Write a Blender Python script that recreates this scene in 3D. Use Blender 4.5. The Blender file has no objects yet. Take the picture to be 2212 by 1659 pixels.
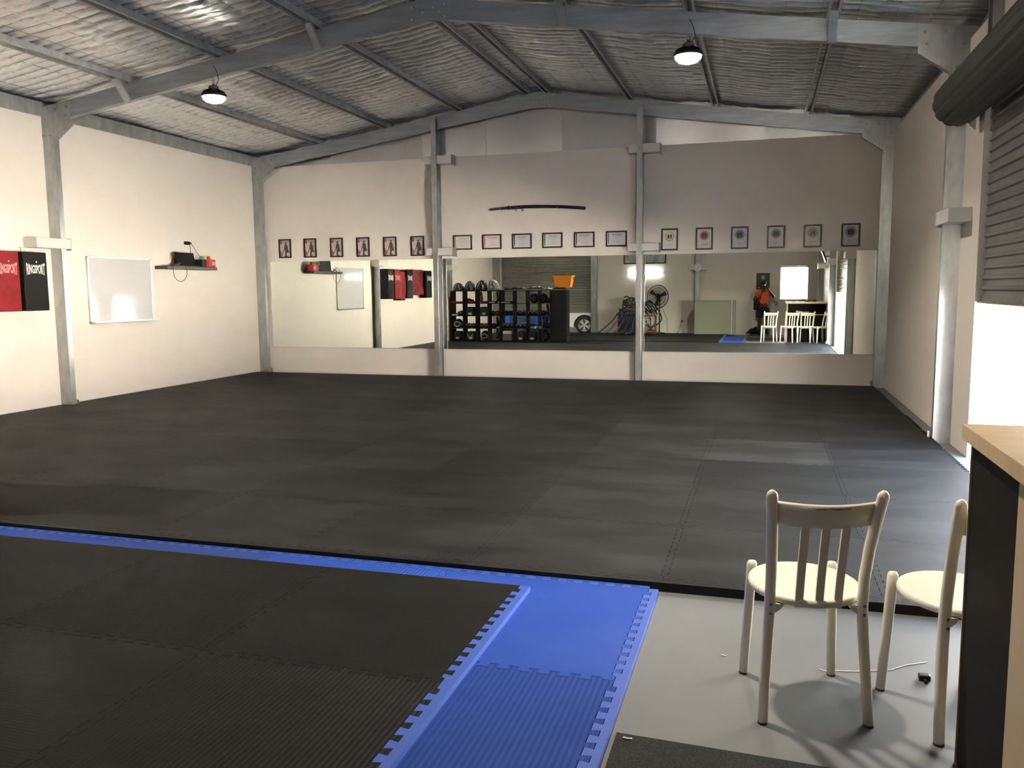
import bpy, math, random
import numpy as np
from mathutils import Vector, Matrix

C = bpy.context.scene.collection
scene = bpy.context.scene
PI = math.pi
rnd = random.Random(7)

# ------------------------------------------------------------------ camera
cam_d = bpy.data.cameras.new('camera')
cam_d.sensor_fit = 'HORIZONTAL'
cam_d.sensor_width = 36.0
cam_d.lens = 29.39
cam_d.clip_start = 0.05
cam_d.clip_end = 300
cam = bpy.data.objects.new('camera', cam_d)
C.objects.link(cam)
YAW, PITCH, ROLL, CAM_Z = 0.2914, 0.1134, -0.0086, 1.4064
def cam_axes():
    cy, sy, cp, sp = math.cos(YAW), math.sin(YAW), math.cos(PITCH), math.sin(PITCH)
    f = Vector((-sy*cp, cy*cp, -sp)); r = Vector((cy, sy, 0)); u = r.cross(f)
    c, s = math.cos(ROLL), math.sin(ROLL)
    return c*r + s*u, -s*r + c*u, f
_r, _u, _f = cam_axes()
cam.matrix_world = Matrix(((_r.x, _u.x, -_f.x, 0), (_r.y, _u.y, -_f.y, 0), (_r.z, _u.z, -_f.z, CAM_Z), (0, 0, 0, 1)))
scene.camera = cam

# ------------------------------------------------------------------ world, exposure
SKY = 1.0
LAMP = 35.0
w = bpy.data.worlds.new('sky'); scene.world = w; w.use_nodes = True
nt = w.node_tree; nt.nodes.clear()
bg = nt.nodes.new('ShaderNodeBackground'); out = nt.nodes.new('ShaderNodeOutputWorld')
tc = nt.nodes.new('ShaderNodeTexCoord'); sx = nt.nodes.new('ShaderNodeSeparateXYZ'); cr = nt.nodes.new('ShaderNodeValToRGB')
nt.links.new(tc.outputs['Generated'], sx.inputs[0]); nt.links.new(sx.outputs['Z'], cr.inputs[0])
cr.color_ramp.elements[0].color = (54, 50, 43, 1); cr.color_ramp.elements[1].color = (13, 18, 28, 1); cr.color_ramp.elements[1].position = 0.6
nt.links.new(cr.outputs[0], bg.inputs[0]); bg.inputs[1].default_value = SKY
nt.links.new(bg.outputs[0], out.inputs[0])
vs = scene.view_settings
scene.display_settings.display_device = 'sRGB'
vs.view_transform = 'Standard'; vs.look = 'None'; vs.exposure = 0.0; vs.gamma = 1.0; vs.use_curve_mapping = False
cy = scene.cycles
cy.use_denoising = True
cy.max_bounces = 10; cy.diffuse_bounces = 5; cy.glossy_bounces = 6; cy.transmission_bounces = 6
cy.sample_clamp_indirect = 1000.0
cy.caustics_reflective = False; cy.caustics_refractive = False

sun_d = bpy.data.lights.new('sun', 'SUN'); sun_d.energy = 1200.0; sun_d.angle = 0.009; sun_d.color = (1.0, 0.87, 0.70)
sun = bpy.data.objects.new('sun', sun_d); C.objects.link(sun)
sun.rotation_euler = Vector((-0.60, 0.10, 0.80)).to_track_quat('Z', 'Y').to_euler()      # comes over the roof from the left
for nm, loc, rot, sx_, sy_ in (('door_daylight', (1.78, 6.1, 0.60), (0, math.radians(90), 0), 1.32, 3.5), ('rear_door_daylight', (-6.75, -0.70, 0.29), (math.radians(-90), 0, 0), 3.0, 0.68), ('window_daylight', (0.87, -0.70, 1.5), (math.radians(-90), 0, 0), 0.82, 1.0)):
    ld = bpy.data.lights.new(nm, 'AREA'); ld.shape = 'RECTANGLE'; ld.size = sx_; ld.size_y = sy_; ld.cycles.is_portal = True   # portals only guide the sampling of the sky
    lo_ = bpy.data.objects.new(nm, ld); C.objects.link(lo_); lo_.location = loc; lo_.rotation_euler = rot

# ------------------------------------------------------------------ mesh builder
class MB:
    def __init__(s): s.v = []; s.f = []; s.sm = []
    def add(s, vs, fs, smooth=False):
        b = len(s.v); s.v += [tuple(p) for p in vs]
        for f in fs: s.f.append([b+i for i in f]); s.sm.append(smooth)
        return s
    def box(s, x0, y0, z0, x1, y1, z1):
        v = [(x0,y0,z0),(x1,y0,z0),(x1,y1,z0),(x0,y1,z0),(x0,y0,z1),(x1,y0,z1),(x1,y1,z1),(x0,y1,z1)]
        return s.add(v, [(0,3,2,1),(4,5,6,7),(0,1,5,4),(1,2,6,5),(2,3,7,6),(3,0,4,7)])
    def rbox(s, x0, y0, z0, x1, y1, z1, r=0.01, n=2):
        """box with rounded edges (superellipsoid-free: chamfered in n steps)"""
        c = ((x0+x1)/2, (y0+y1)/2, (z0+z1)/2); h = ((x1-x0)/2, (y1-y0)/2, (z1-z0)/2)
        r = min(r, min(h)*0.98)
        st = []
        for k in range(n+1):
            a = PI/2*k/n
            st.append((r*(1-math.sin(a)), r*(1-math.cos(a))))      # inset, dz from the end
        rings = []
        prof = [(-h[2]+d, i) for i, d in [(a_[0], a_[1]) for a_ in st]]
        prof = [(-h[2]+st[k][1], st[k][0]) for k in range(n+1)]
        prof = prof + [(-z, i) for z, i in reversed(prof)]
        vs, fs = [], []
        m = 4*(n+1)
        for z, ins in prof:
            hx, hy = h[0]-ins, h[1]-ins
            for q, (sx_, sy_) in enumerate(((1,1),(-1,1),(-1,-1),(1,-1))):
                for k in range(n+1):
                    a = PI/2*q + PI/2*k/n
                    rr = max(r-ins, 0.0005)
                    vs.append((c[0]+sx_*(hx-rr)+rr*math.cos(a), c[1]+sy_*(hy-rr)+rr*math.sin(a), c[2]+z))
        L = len(prof)
        for i in range(L-1):
            for k in range(m):
                fs.append((i*m+k, i*m+(k+1) % m, (i+1)*m+(k+1) % m, (i+1)*m+k))
        fs.append(tuple(reversed(range(m)))); fs.append(tuple((L-1)*m+k for k in range(m)))
        return s.add(vs, fs)
    def prism(s, poly, O, U, V, N, smooth=False):
        O, U, V, N = map(Vector, (O, U, V, N)); n = len(poly)
        a = [O+U*p[0]+V*p[1] for p in poly]; b = [q+N for q in a]
        s.add(a+b, [tuple(range(n)), tuple(range(2*n-1, n-1, -1))], False)
        base = len(s.v)-2*n
        for i in range(n):
            j = (i+1) % n
            s.f.append([base+i, base+n+i, base+n+j, base+j]); s.sm.append(smooth)
        return s
    def cyl(s, p, q, r, r2=None, n=12, caps=True, smooth=True):
        p, q = Vector(p), Vector(q); r2 = r if r2 is None else r2
        d = (q-p).normalized(); a = d.orthogonal().normalized(); b = d.cross(a)
        vs = []
        for c, rr in ((p, r), (q, r2)):
            for k in range(n):
                t = 2*PI*k/n; vs.append(c+a*(rr*math.cos(t))+b*(rr*math.sin(t)))
        s.add(vs, [(k, (k+1) % n, n+(k+1) % n, n+k) for k in range(n)], smooth)
        if caps:
            base = len(s.v)-2*n
            s.f.append([base+k for k in reversed(range(n))]); s.sm.append(False)
            s.f.append([base+n+k for k in range(n)]); s.sm.append(False)
        return s
    def tube(s, pts, r, n=8, closed=False, sy=1.0, up=None):
        """tube along a path; r number or list; sy flattens it"""
        pts = [Vector(p) for p in pts]; m = len(pts)
        rs = r if isinstance(r, (list, tuple)) else [r]*m
        vs = []; prev = None
        for i, p in enumerate(pts):
            if closed: t = pts[(i+1) % m]-pts[i-1]
            else: t = pts[min(i+1, m-1)]-pts[max(i-1, 0)]
            if t.length < 1e-9: t = Vector((0,0,1))
            t.normalize()
            if up is not None: a = Vector(up)-t*t.dot(Vector(up)); a.normalize()
            elif prev is None: a = t.orthogonal().normalized()
            else:
                a = prev-t*prev.dot(t)
                a = a.normalized() if a.length > 1e-6 else t.orthogonal().normalized()
            prev = a; b = t.cross(a)
            for k in range(n):
                q = 2*PI*k/n; vs.append(p+a*(rs[i]*math.cos(q))+b*(rs[i]*sy*math.sin(q)))
        fs = []
        for i in range(m if closed else m-1):
            j = (i+1) % m
            for k in range(n): fs.append((i*n+k, i*n+(k+1) % n, j*n+(k+1) % n, j*n+k))
        s.add(vs, fs, True)
        if not closed:
            base = len(s.v)-m*n
            s.f.append([base+k for k in reversed(range(n))]); s.sm.append(False)
            s.f.append([base+(m-1)*n+k for k in range(n)]); s.sm.append(False)
        return s
    def lathe(s, prof, O=(0,0,0), n=24, axis='z', sx=1.0, sy=1.0):
        vs = []; m = len(prof)
        for r, z in prof:
            for k in range(n):
                t = 2*PI*k/n; x, y = r*math.cos(t)*sx, r*math.sin(t)*sy
                if axis == 'z': p = (O[0]+x, O[1]+y, O[2]+z)
                elif axis == 'y': p = (O[0]+x, O[1]+z, O[2]+y)
                else: p = (O[0]+z, O[1]+x, O[2]+y)
                vs.append(p)
        fs = []
        for i in range(m-1):
            for k in range(n): fs.append((i*n+k, i*n+(k+1) % n, (i+1)*n+(k+1) % n, (i+1)*n+k))
        s.add(vs, fs, True)
        base = len(s.v)-m*n
        if prof[0][0] > 1e-4: s.f.append([base+k for k in reversed(range(n))]); s.sm.append(False)
        if prof[-1][0] > 1e-4: s.f.append([base+(m-1)*n+k for k in range(n)]); s.sm.append(False)
        return s
    def ball(s, c, rx, ry=None, rz=None, n=14, m=9):
        ry = ry or rx; rz = rz or rx
        prof = [(max(math.sin(PI*i/m), 1e-5), -math.cos(PI*i/m)) for i in range(m+1)]
        vs = []
        for r, z in prof:
            for k in range(n):
                t = 2*PI*k/n; vs.append((c[0]+rx*r*math.cos(t), c[1]+ry*r*math.sin(t), c[2]+rz*z))
        return s.add(vs, [(i*n+k, i*n+(k+1) % n, (i+1)*n+(k+1) % n, (i+1)*n+k) for i in range(m) for k in range(n)], True)
    def xf(s, M):
        s.v = [tuple(M @ Vector(p)) for p in s.v]; return s
    def build(s, name, mat, parent=None, origin=(0,0,0), bevel=0, subsurf=0):
        me = bpy.data.meshes.new(name)
        o3 = Vector(origin)
        me.from_pydata([tuple(Vector(p)-o3) for p in s.v], [], s.f)
        me.polygons.foreach_set('use_smooth', s.sm)
        me.update()
        import bmesh
        bm = bmesh.new(); bm.from_mesh(me)
        bmesh.ops.recalc_face_normals(bm, faces=bm.faces[:]); bm.to_mesh(me); bm.free()
        o = bpy.data.objects.new(name, me); C.objects.link(o)
        if mat: me.materials.append(mat)
        if parent: o.parent = parent
        else: o.location = o3
        if bevel:
            b = o.modifiers.new('bevel', 'BEVEL'); b.width = bevel; b.segments = 2; b.limit_method = 'ANGLE'
        if subsurf:
            q = o.modifiers.new('subsurf', 'SUBSURF'); q.levels = subsurf; q.render_levels = subsurf
        return o

def tag(o, label=None, cat=None, group=None, kind=None):
    if label: o['label'] = label
    if cat: o['category'] = cat
    if group: o['group'] = group
    if kind: o['kind'] = kind
    return o
def thing(name, label, cat, loc=(0,0,0), rz=0, group=None):
    o = bpy.data.objects.new(name, None); C.objects.link(o)
    o.empty_display_size = 0.1
    o.location = loc; o.rotation_euler = (0,0,rz)
    return tag(o, label, cat, group)
def struct(o): o['kind'] = 'structure'; return o
def dup(root, loc=None, rz=None, label=None, group=None):
    r = root.copy(); C.objects.link(r)
    if loc is not None: r.location = loc
    if rz is not None: r.rotation_euler = (0,0,rz)
    if label: r['label'] = label
    if group: r['group'] = group
    for ch in list(root.children):
        c = ch.copy(); C.objects.link(c); c.parent = r
        for g in list(ch.children):
            d = g.copy(); C.objects.link(d); d.parent = c
    return r
def text_mb(txt, size, align='CENTER', bold=0.0, depth=0.0):
    cu = bpy.data.curves.new('txt', 'FONT'); cu.body = txt; cu.size = size; cu.align_x = align; cu.align_y = 'CENTER'
    cu.offset = bold; cu.extrude = depth; cu.resolution_u = 3
    ob = bpy.data.objects.new('txt', cu); C.objects.link(ob)
    dg = bpy.context.evaluated_depsgraph_get(); dg.update()
    me = bpy.data.meshes.new_from_object(ob.evaluated_get(dg))
    m = MB(); m.add([tuple(v.co) for v in me.vertices], [tuple(p.vertices) for p in me.polygons])
    bpy.data.objects.remove(ob); bpy.data.meshes.remove(me); bpy.data.curves.remove(cu)
    return m

# ------------------------------------------------------------------ materials
def M(name, base, rough=0.5, metal=0.0, spec=None, noise=0.0, nscale=5.0, stretch=(1,1,1), bump=0.0, bscale=40.0, bdist=0.01, emit=None, estr=0.0, coat=0.0, rvar=0.0, world=False, base2=None, objvar=0.0, detail=4.0):
    m = bpy.data.materials.new(name); m.use_nodes = True
    t = m.node_tree; b = t.nodes['Principled BSDF']
    b.inputs['Base Color'].default_value = (*base, 1); b.inputs['Roughness'].default_value = rough
    b.inputs['Metallic'].default_value = metal
    if spec is not None: b.inputs['Specular IOR Level'].default_value = spec
    if coat: b.inputs['Coat Weight'].default_value = coat; b.inputs['Coat Roughness'].default_value = 0.1
    if emit: b.inputs['Emission Color'].default_value = (*emit, 1); b.inputs['Emission Strength'].default_value = estr
    if noise or bump or objvar or rvar:
        if world:
            g = t.nodes.new('ShaderNodeNewGeometry'); src = g.outputs['Position']
        else:
            g = t.nodes.new('ShaderNodeTexCoord'); src = g.outputs['Object']
        mp = t.nodes.new('ShaderNodeMapping'); mp.inputs['Scale'].default_value = stretch
        t.links.new(src, mp.inputs[0])
    col = None
    if noise:
        n = t.nodes.new('ShaderNodeTexNoise'); n.inputs['Scale'].default_value = nscale; n.inputs['Detail'].default_value = detail; n.inputs['Roughness'].default_value = 0.6
        t.links.new(mp.outputs[0], n.inputs['Vector'])
        r = t.nodes.new('ShaderNodeMapRange'); r.inputs['From Min'].default_value = 0.3; r.inputs['From Max'].default_value = 0.7
        t.links.new(n.outputs['Fac'], r.inputs['Value'])
        mix = t.nodes.new('ShaderNodeMix'); mix.data_type = 'RGBA'
        c2 = base2 or tuple(min(1, c*(1+noise)) for c in base); c1 = base if base2 else tuple(c*(1-noise) for c in base)
        mix.inputs['A'].default_value = (*c1, 1); mix.inputs['B'].default_value = (*c2, 1)
        t.links.new(r.outputs[0], mix.inputs['Factor']); col = mix.outputs['Result']
        if rvar:
            rr = t.nodes.new('ShaderNodeMapRange'); rr.inputs['To Min'].default_value = rough-rvar; rr.inputs['To Max'].default_value = rough+rvar
            t.links.new(n.outputs['Fac'], rr.inputs['Value']); t.links.new(rr.outputs[0], b.inputs['Roughness'])
    if objvar:
        oi = t.nodes.new('ShaderNodeObjectInfo'); mr = t.nodes.new('ShaderNodeMapRange')
        mr.inputs['To Min'].default_value = 1-objvar; mr.inputs['To Max'].default_value = 1+objvar
        t.links.new(oi.outputs['Random'], mr.inputs['Value'])
        vm = t.nodes.new('ShaderNodeVectorMath'); vm.operation = 'SCALE'
        if col: t.links.new(col, vm.inputs[0])
        else: vm.inputs[0].default_value = base
        t.links.new(mr.outputs[0], vm.inputs['Scale']); col = vm.outputs[0]
    if col: t.links.new(col, b.inputs['Base Color'])
    if bump:
        n2 = t.nodes.new('ShaderNodeTexNoise'); n2.inputs['Scale'].default_value = bscale; n2.inputs['Detail'].default_value = 3
        t.links.new(mp.outputs[0], n2.inputs['Vector'])
        bp = t.nodes.new('ShaderNodeBump'); bp.inputs['Strength'].default_value = bump; bp.inputs['Distance'].default_value = bdist
        t.links.new(n2.outputs['Fac'], bp.inputs['Height']); t.links.new(bp.outputs[0], b.inputs['Normal'])
    return m

def rib_mat(name, base, axis, pitch=0.016, strength=0.6, dust=(0.09,0.085,0.075), dmix=0.5, rough=0.55):
    m = M(name, base, rough, spec=0.12)
    t = m.node_tree; b = t.nodes['Principled BSDF']
    g = t.nodes.new('ShaderNodeNewGeometry'); sp = t.nodes.new('ShaderNodeSeparateXYZ'); t.links.new(g.outputs['Position'], sp.inputs[0])
    n = t.nodes.new('ShaderNodeTexNoise'); n.inputs['Scale'].default_value = 1.3; n.inputs['Detail'].default_value = 7; n.inputs['Roughness'].default_value = 0.62
    mp = t.nodes.new('ShaderNodeMapping'); mp.inputs['Scale'].default_value = (0.8, 1.7, 1); t.links.new(g.outputs['Position'], mp.inputs[0]); t.links.new(mp.outputs[0], n.inputs['Vector'])
    r = t.nodes.new('ShaderNodeMapRange'); r.inputs['From Min'].default_value = 0.42; r.inputs['From Max'].default_value = 0.8; r.inputs['To Max'].default_value = dmix
    t.links.new(n.outputs['Fac'], r.inputs['Value'])
    mix = t.nodes.new('ShaderNodeMix'); mix.data_type = 'RGBA'; mix.inputs['A'].default_value = (*base, 1); mix.inputs['B'].default_value = (*dust, 1)
    t.links.new(r.outputs[0], mix.inputs['Factor'])
    oi = t.nodes.new('ShaderNodeObjectInfo'); mr = t.nodes.new('ShaderNodeMapRange'); mr.inputs['To Min'].default_value = 0.72; mr.inputs['To Max'].default_value = 1.3
    t.links.new(oi.outputs['Random'], mr.inputs['Value'])
    vm = t.nodes.new('ShaderNodeVectorMath'); vm.operation = 'SCALE'; t.links.new(mix.outputs['Result'], vm.inputs[0]); t.links.new(mr.outputs[0], vm.inputs['Scale'])
    t.links.new(vm.outputs[0], b.inputs['Base Color'])
    mu = t.nodes.new('ShaderNodeMath'); mu.operation = 'MULTIPLY'; mu.inputs[1].default_value = 2*PI/pitch
    t.links.new(sp.outputs[axis], mu.inputs[0])
    si = t.nodes.new('ShaderNodeMath'); si.operation = 'SINE'; t.links.new(mu.outputs[0], si.inputs[0])
    bp = t.nodes.new('ShaderNodeBump'); bp.inputs['Strength'].default_value = strength; bp.inputs['Distance'].default_value = 0.0015
    t.links.new(si.outputs[0], bp.inputs['Height']); t.links.new(bp.outputs[0], b.inputs['Normal'])
    return m

WHITE = M('painted plasterboard', (0.82,0.76,0.69), 0.62, noise=0.03, nscale=1.2, world=True, bump=0.04, bscale=90)
WHITE2 = M('white painted steel', (0.70,0.68,0.64), 0.45)
GALV = M('galvanised steel', (0.42,0.43,0.43), 0.42, metal=0.75, noise=0.22, nscale=9, stretch=(1,1,0.35), rvar=0.12, bump=0.05, bscale=60)
GALV_X = M('galvanised rafter steel', (0.36,0.39,0.43), 0.40, metal=0.75, noise=0.18, nscale=7, stretch=(0.3,1,2.5), rvar=0.1)
FOIL = M('foil insulation', (0.76,0.785,0.80), 0.36, metal=0.92, noise=0.12, nscale=14, rvar=0.12, bump=0.35, bscale=14, bdist=0.016, stretch=(0.9,2.8,1))
GFOIL = M('silver wall foil', (0.62,0.61,0.62), 0.30, metal=0.9, noise=0.08, nscale=120, bump=0.35, bscale=170, bdist=0.003)
WIRE = M('safety mesh wire', (0.22,0.22,0.21), 0.5, metal=0.6)
CONC = M('painted concrete floor', (0.135,0.140,0.138), 0.48, noise=0.07, nscale=2.5, world=True, rvar=0.08, spec=0.35)
MATX = rib_mat('black foam mat ribbed lengthwise', (0.0062,0.0066,0.0060), 0, pitch=0.021, dust=(0.020,0.021,0.019), dmix=0.35, strength=0.7, rough=0.6)
MATY = rib_mat('black foam mat ribbed crosswise', (0.0066,0.0070,0.0064), 1, dust=(0.022,0.023,0.021), dmix=0.4, strength=0.3, rough=0.6)
MATF = rib_mat('black training mat', (0.0125,0.0128,0.0120), 1, pitch=0.012, strength=0.05, dust=(0.060,0.063,0.058), dmix=0.42, rough=0.62)
BLUX = rib_mat('blue foam mat', (0.018,0.056,0.29), 0, dust=(0.045,0.09,0.36), strength=0.35, rough=0.55, pitch=0.022)
BLUS = rib_mat('blue foam mat smooth', (0.020,0.060,0.31), 1, pitch=0.012, strength=0.05, dust=(0.05,0.10,0.38), rough=0.5)
BLUE = M('blue foam edging', (0.033,0.085,0.38), 0.5)
CARPET = M('dark needle felt carpet', (0.030,0.031,0.030), 0.95, spec=0.1, noise=0.5, nscale=180, bump=0.5, bscale=260, bdist=0.004)
CHAIR = M('white gloss chair paint', (0.75,0.715,0.61), 0.28, noise=0.02, nscale=8)
SCUFF = M('worn bare patch', (0.12,0.08,0.05), 0.7)
STEELB = M('dark steel screw', (0.30,0.30,0.31), 0.35, metal=0.9)
RUBBER = M('black rubber', (0.02,0.02,0.02), 0.7)
BLACK = M('black plastic', (0.014,0.014,0.014), 0.5, spec=0.2)
FRAME = M('black picture frame', (0.018,0.010,0.008), 0.4)
PAPER = M('certificate paper', (0.74,0.72,0.72), 0.45)
VINBLK = M('black vinyl', (0.016,0.016,0.015), 0.6, spec=0.15, bump=0.15, bscale=30, bdist=0.004)
VINRED = M('red vinyl', (0.24,0.022,0.026), 0.5, spec=0.2, noise=0.2, nscale=6, bump=0.35, bscale=14, bdist=0.012)
GLOSSBLK = M('black patent vinyl', (0.02,0.02,0.022), 0.16, coat=0.5, bump=0.3, bscale=12, bdist=0.01)
PRINTW = M('white print', (0.78,0.77,0.72), 0.5)
LAMINATE = M('charcoal laminate', (0.010,0.0095,0.0085), 0.6, spec=0.1, bump=0.1, bscale=300, bdist=0.001)
BEECH = M('pale timber laminate', (0.60,0.45,0.27), 0.42, noise=0.08, nscale=3, stretch=(1,12,1))
CREAM = M('cream melamine edge', (0.52,0.40,0.26), 0.5)
ROLLER = M('grey roller door steel', (0.27,0.265,0.25), 0.42, metal=0.35, noise=0.08, nscale=8)
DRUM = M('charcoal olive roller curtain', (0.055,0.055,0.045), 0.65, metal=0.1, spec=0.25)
MIRROR = M('silvered mirror', (0.86,0.90,0.84), 0.0, metal=1.0)
GLASS = M('window glass', (0.95,0.97,0.95), 0.02)
GLASS.node_tree.nodes['Principled BSDF'].inputs['Transmission Weight'].default_value = 1.0
WBOARD = M('glossy whiteboard', (0.60,0.61,0.625), 0.05, spec=0.5)
ALU = M('aluminium trim', (0.60,0.60,0.60), 0.35, metal=0.8)
LENS = M('high bay lens', (1,1,1), 0.5, emit=(1.0,0.90,0.76), estr=170.0)

# ------------------------------------------------------------------ room constants
FZ = -0.045                       # concrete level; mats top at 0
XL, XR = -8.49, 1.68              # lining planes
CL, CR = -8.32, 1.53              # inner faces of the columns
YB, YR = 12.918, -0.55            # mirror plane, rear lining
X0 = -3.40                        # ridge
FR = [12.82, 8.42, 3.80, -0.38]
def under(x): return 4.20-0.148*abs(x-X0)
def top(x): return under(x)+0.20
LT = 3.54                         # top of the white lining

# ------------------------------------------------------------------ floor and outside ground
struct(MB().box(-9.2, -1.0, -0.4, 2.3, 13.4, FZ).build('floor', CONC))
YARD = M('pale driveway concrete', (0.50,0.50,0.49), 0.7, noise=0.12, nscale=1.5, world=True)
g = MB(); g.box(-60, -60, -0.9, 60, -1.05, -0.38); g.box(2.35, -1.05, -0.9, 60, 8.6, -0.12)
struct(g.build('ground', YARD))
struct(MB().box(2.35, 8.6, -0.9, 60, 60, -0.13).build('ground_dark_added', M('added dark ground', (0.050,0.052,0.042), 0.9, noise=0.3, nscale=2)))  # added dark ground; cuts sunlight bounced through the door onto the rear wall

struct(MB().box(-15, -13.0, 2.75, -2.0, -1.05, 2.85).build('ceiling_shade_roof', M('shade roof sheet', (0.3,0.3,0.3), 0.6)))  # unseen roof added to keep sun and sky off the parked cars
struct(MB().box(-15.1, -13.0, -0.38, -15, -1.05, 2.8).box(-15, -13.1, -0.38, -2.0, -13.0, 2.8).box(-14.1, -1.10, -0.38, -9.0, -1.04, 2.8).box(-2.0, -12.45, -0.38, -1.9, -1.05, 2.8).build('wall_shade_screen', M('shade screen', (0.5,0.5,0.5), 0.7)))  # unseen screens added around the cars to block side light

# ------------------------------------------------------------------ walls
# left: plain lining; outer skin behind it closes the shed
mb = MB().box(XL-0.10, YR-0.3, FZ, XL, 13.1, LT); mb.box(-8.95, -0.95, FZ, -8.90, 13.3, 3.85)
struct(mb.build('wall_left', WHITE))
DY0, DY1, DZ = 4.25, 7.76, 2.80   # roller door opening on the right wall
mb = MB()
mb.box(XR, DY1, FZ, XR+0.10, 13.1, LT); mb.box(XR, YR-0.3, FZ, XR+0.10, DY0, LT); mb.box(XR, DY0, DZ+0.25, XR+0.10, DY1, LT)
mb.box(2.12, DY1+0.15, FZ, 2.17, 13.3, 3.85); mb.box(2.12, -0.95, FZ, 2.17, DY0-0.1, 3.85); mb.box(2.12, DY0-0.1, DZ, 2.17, DY1+0.15, 3.85)
mb.box(XR+0.10, DY1+0.20, FZ, 2.12, DY1+0.24, 3.5); mb.box(XR+0.10, DY0-0.14, FZ, 2.12, DY0-0.10, 3.5)
mb.box(XR+0.10, DY0-0.1, DZ+0.30, 2.12, DY1+0.2, DZ+0.34)
struct(mb.build('wall_right', WHITE))
BL = YB+0.012
mb = MB().box(-8.6, BL, FZ, 1.8, BL+0.05, LT-0.02)
struct(mb.build('wall_back', WHITE))
mb = MB()
segs = [(-8.9,-7.05),(-7.05,-5.40),(-5.40,-4.30),(-4.30,-3.05),(-3.05,-1.60),(-1.60,-0.05),(-0.05,1.1),(1.1,2.1)]
for a, b in segs:                 # gable foil sheets lap over each other
    n = 14
    for i in range(n):
        x0, x1 = a+(b-a)*i/n, a+(b-a)*(i+1)/n
        y0, y1 = (BL+0.07+0.022*math.sin(PI*i/n)+0.006*math.sin(5*x0), BL+0.07+0.022*math.sin(PI*(i+1)/n)+0.006*math.sin(5*x1))
        mb.add([(x0,y0,LT-0.05),(x1,y1,LT-0.05),(x1,y1,4.75),(x0,y0,4.75)], [(0,1,2,3)], True)
struct(mb.build('wall_gable', GFOIL))
mb = MB()
for a, b in segs[1:]: mb.box(a-0.008, BL+0.055, LT-0.05, a+0.008, BL+0.068, 4.6)
struct(mb.build('trim_1', ALU))
# rear wall: holes for the roller door and the window
RX0, RX1, RZ = -8.25, -5.24, 2.55
WX0, WX1, WZ0, WZ1 = 0.46, 1.28, 1.00, 1.99
mb = MB(); y0, y1 = YR-0.10, YR
mb.box(-8.6,y0,FZ,RX0,y1,LT+1.1); mb.box(RX0,y0,RZ,RX1,y1,LT+1.1); mb.box(RX1,y0,FZ,WX0,y1,LT+1.1)
mb.box(WX0,y0,FZ,WX1,y1,WZ0); mb.box(WX0,y0,WZ1,WX1,y1,LT+1.1); mb.box(WX1,y0,FZ,1.8,y1,LT+1.1)
mb.box(-9.0,-0.95,FZ,RX0-.05,-0.90,4.8); mb.box(RX0-.05,-0.95,RZ,RX1+.05,-0.90,4.8); mb.box(RX1+.05,-0.95,FZ,WX0,-0.90,4.8)
mb.box(WX0,-0.95,FZ,WX1,-0.90,WZ0); mb.box(WX0,-0.95,WZ1,WX1,-0.90,4.8); mb.box(WX1,-0.95,FZ,2.2,-0.90,4.8)
mb.box(RX0-.09,-0.9,FZ,RX0-.05,y0,RZ+.04); mb.box(RX1+.05,-0.9,FZ,RX1+.09,y0,RZ+.04)
mb.box(WX0-.03,-0.9,WZ0-.03,WX0,y0,WZ1+.03); mb.box(WX1,-0.9,WZ0-.03,WX1+.03,y0,WZ1+.03); mb.box(WX0,-0.9,WZ0-.03,WX1,y0,WZ0); mb.box(WX0,-0.9,WZ1,WX1,y0,WZ1+.03)
struct(mb.build('wall_rear', WHITE))
# outer end skin behind the gable foil, and the roof sheets
mb = MB().box(-9.0, 13.25, FZ, 2.2, 13.30, 4.8)
struct(mb.build('wall_outer', ROLLER))

# ------------------------------------------------------------------ ceiling foil held by wire mesh
def foil_z(x, y):
    u = np.abs(x-X0)
    z = 4.20-0.148*u+0.312
    cell = np.floor(y/0.15); ph = (y/0.15-cell)
    r1 = np.modf(np.abs(np.sin(cell*12.9898+np.floor(x/0.31)*4.1)*437.58))[0]
    bulge = np.sin(PI*ph)**0.6*(0.024+0.018*r1)*(0.72+0.28*np.sin(PI*np.modf((x+20)/0.31)[0]))
    crump = 0.0022*np.sin(x*13+3*np.sin(y*5.3))*np.sin(y*31+2*np.sin(x*5))+0.0015*np.sin(x*29+y*43)
    pz = np.full_like(x, 9.0)
    for p in PURL: pz = np.minimum(pz, np.abs(x-p))
    sag = 0.030*np.clip(pz/0.6, 0, 1)**0.8
    return z-bulge-crump-sag
PURL = [-8.47,-7.20,-5.94,-4.68,-3.56,-3.24,-1.97,-0.73,0.54,1.66]
def foil_side(name, xa, xb):
    nx, ny = 150, 940
    xs = np.linspace(xa, xb, nx); ys = np.linspace(-0.98, 13.28, ny)
    X, Y = np.meshgrid(xs, ys, indexing='ij'); Z = foil_z(X, Y)
    co = np.stack([X, Y, Z], -1).reshape(-1, 3)
    i = np.arange(nx-1)[:, None]*ny+np.arange(ny-1)[None, :]
    F = np.stack([i, i+ny, i+ny+1, i+1], -1).reshape(-1, 4)
    me = bpy.data.meshes.new(name)
    me.vertices.add(len(co)); me.vertices.foreach_set('co', co.ravel())
    me.loops.add(F.size); me.loops.foreach_set('vertex_index', F.ravel().astype(np.int32))
    me.polygons.add(len(F)); me.polygons.foreach_set('loop_start', np.arange(0, F.size, 4, dtype=np.int32))
    me.polygons.foreach_set('use_smooth', np.ones(len(F), dtype=bool))
    me.update(calc_edges=True); me.validate()
    me.materials.append(FOIL)
    o = bpy.data.objects.new(name, me); C.objects.link(o); return struct(o)
foil_side('ceiling', -8.98, X0); foil_side('ceiling', X0, 2.20)
mb = MB()                         # weatherproof roof sheets above
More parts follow.
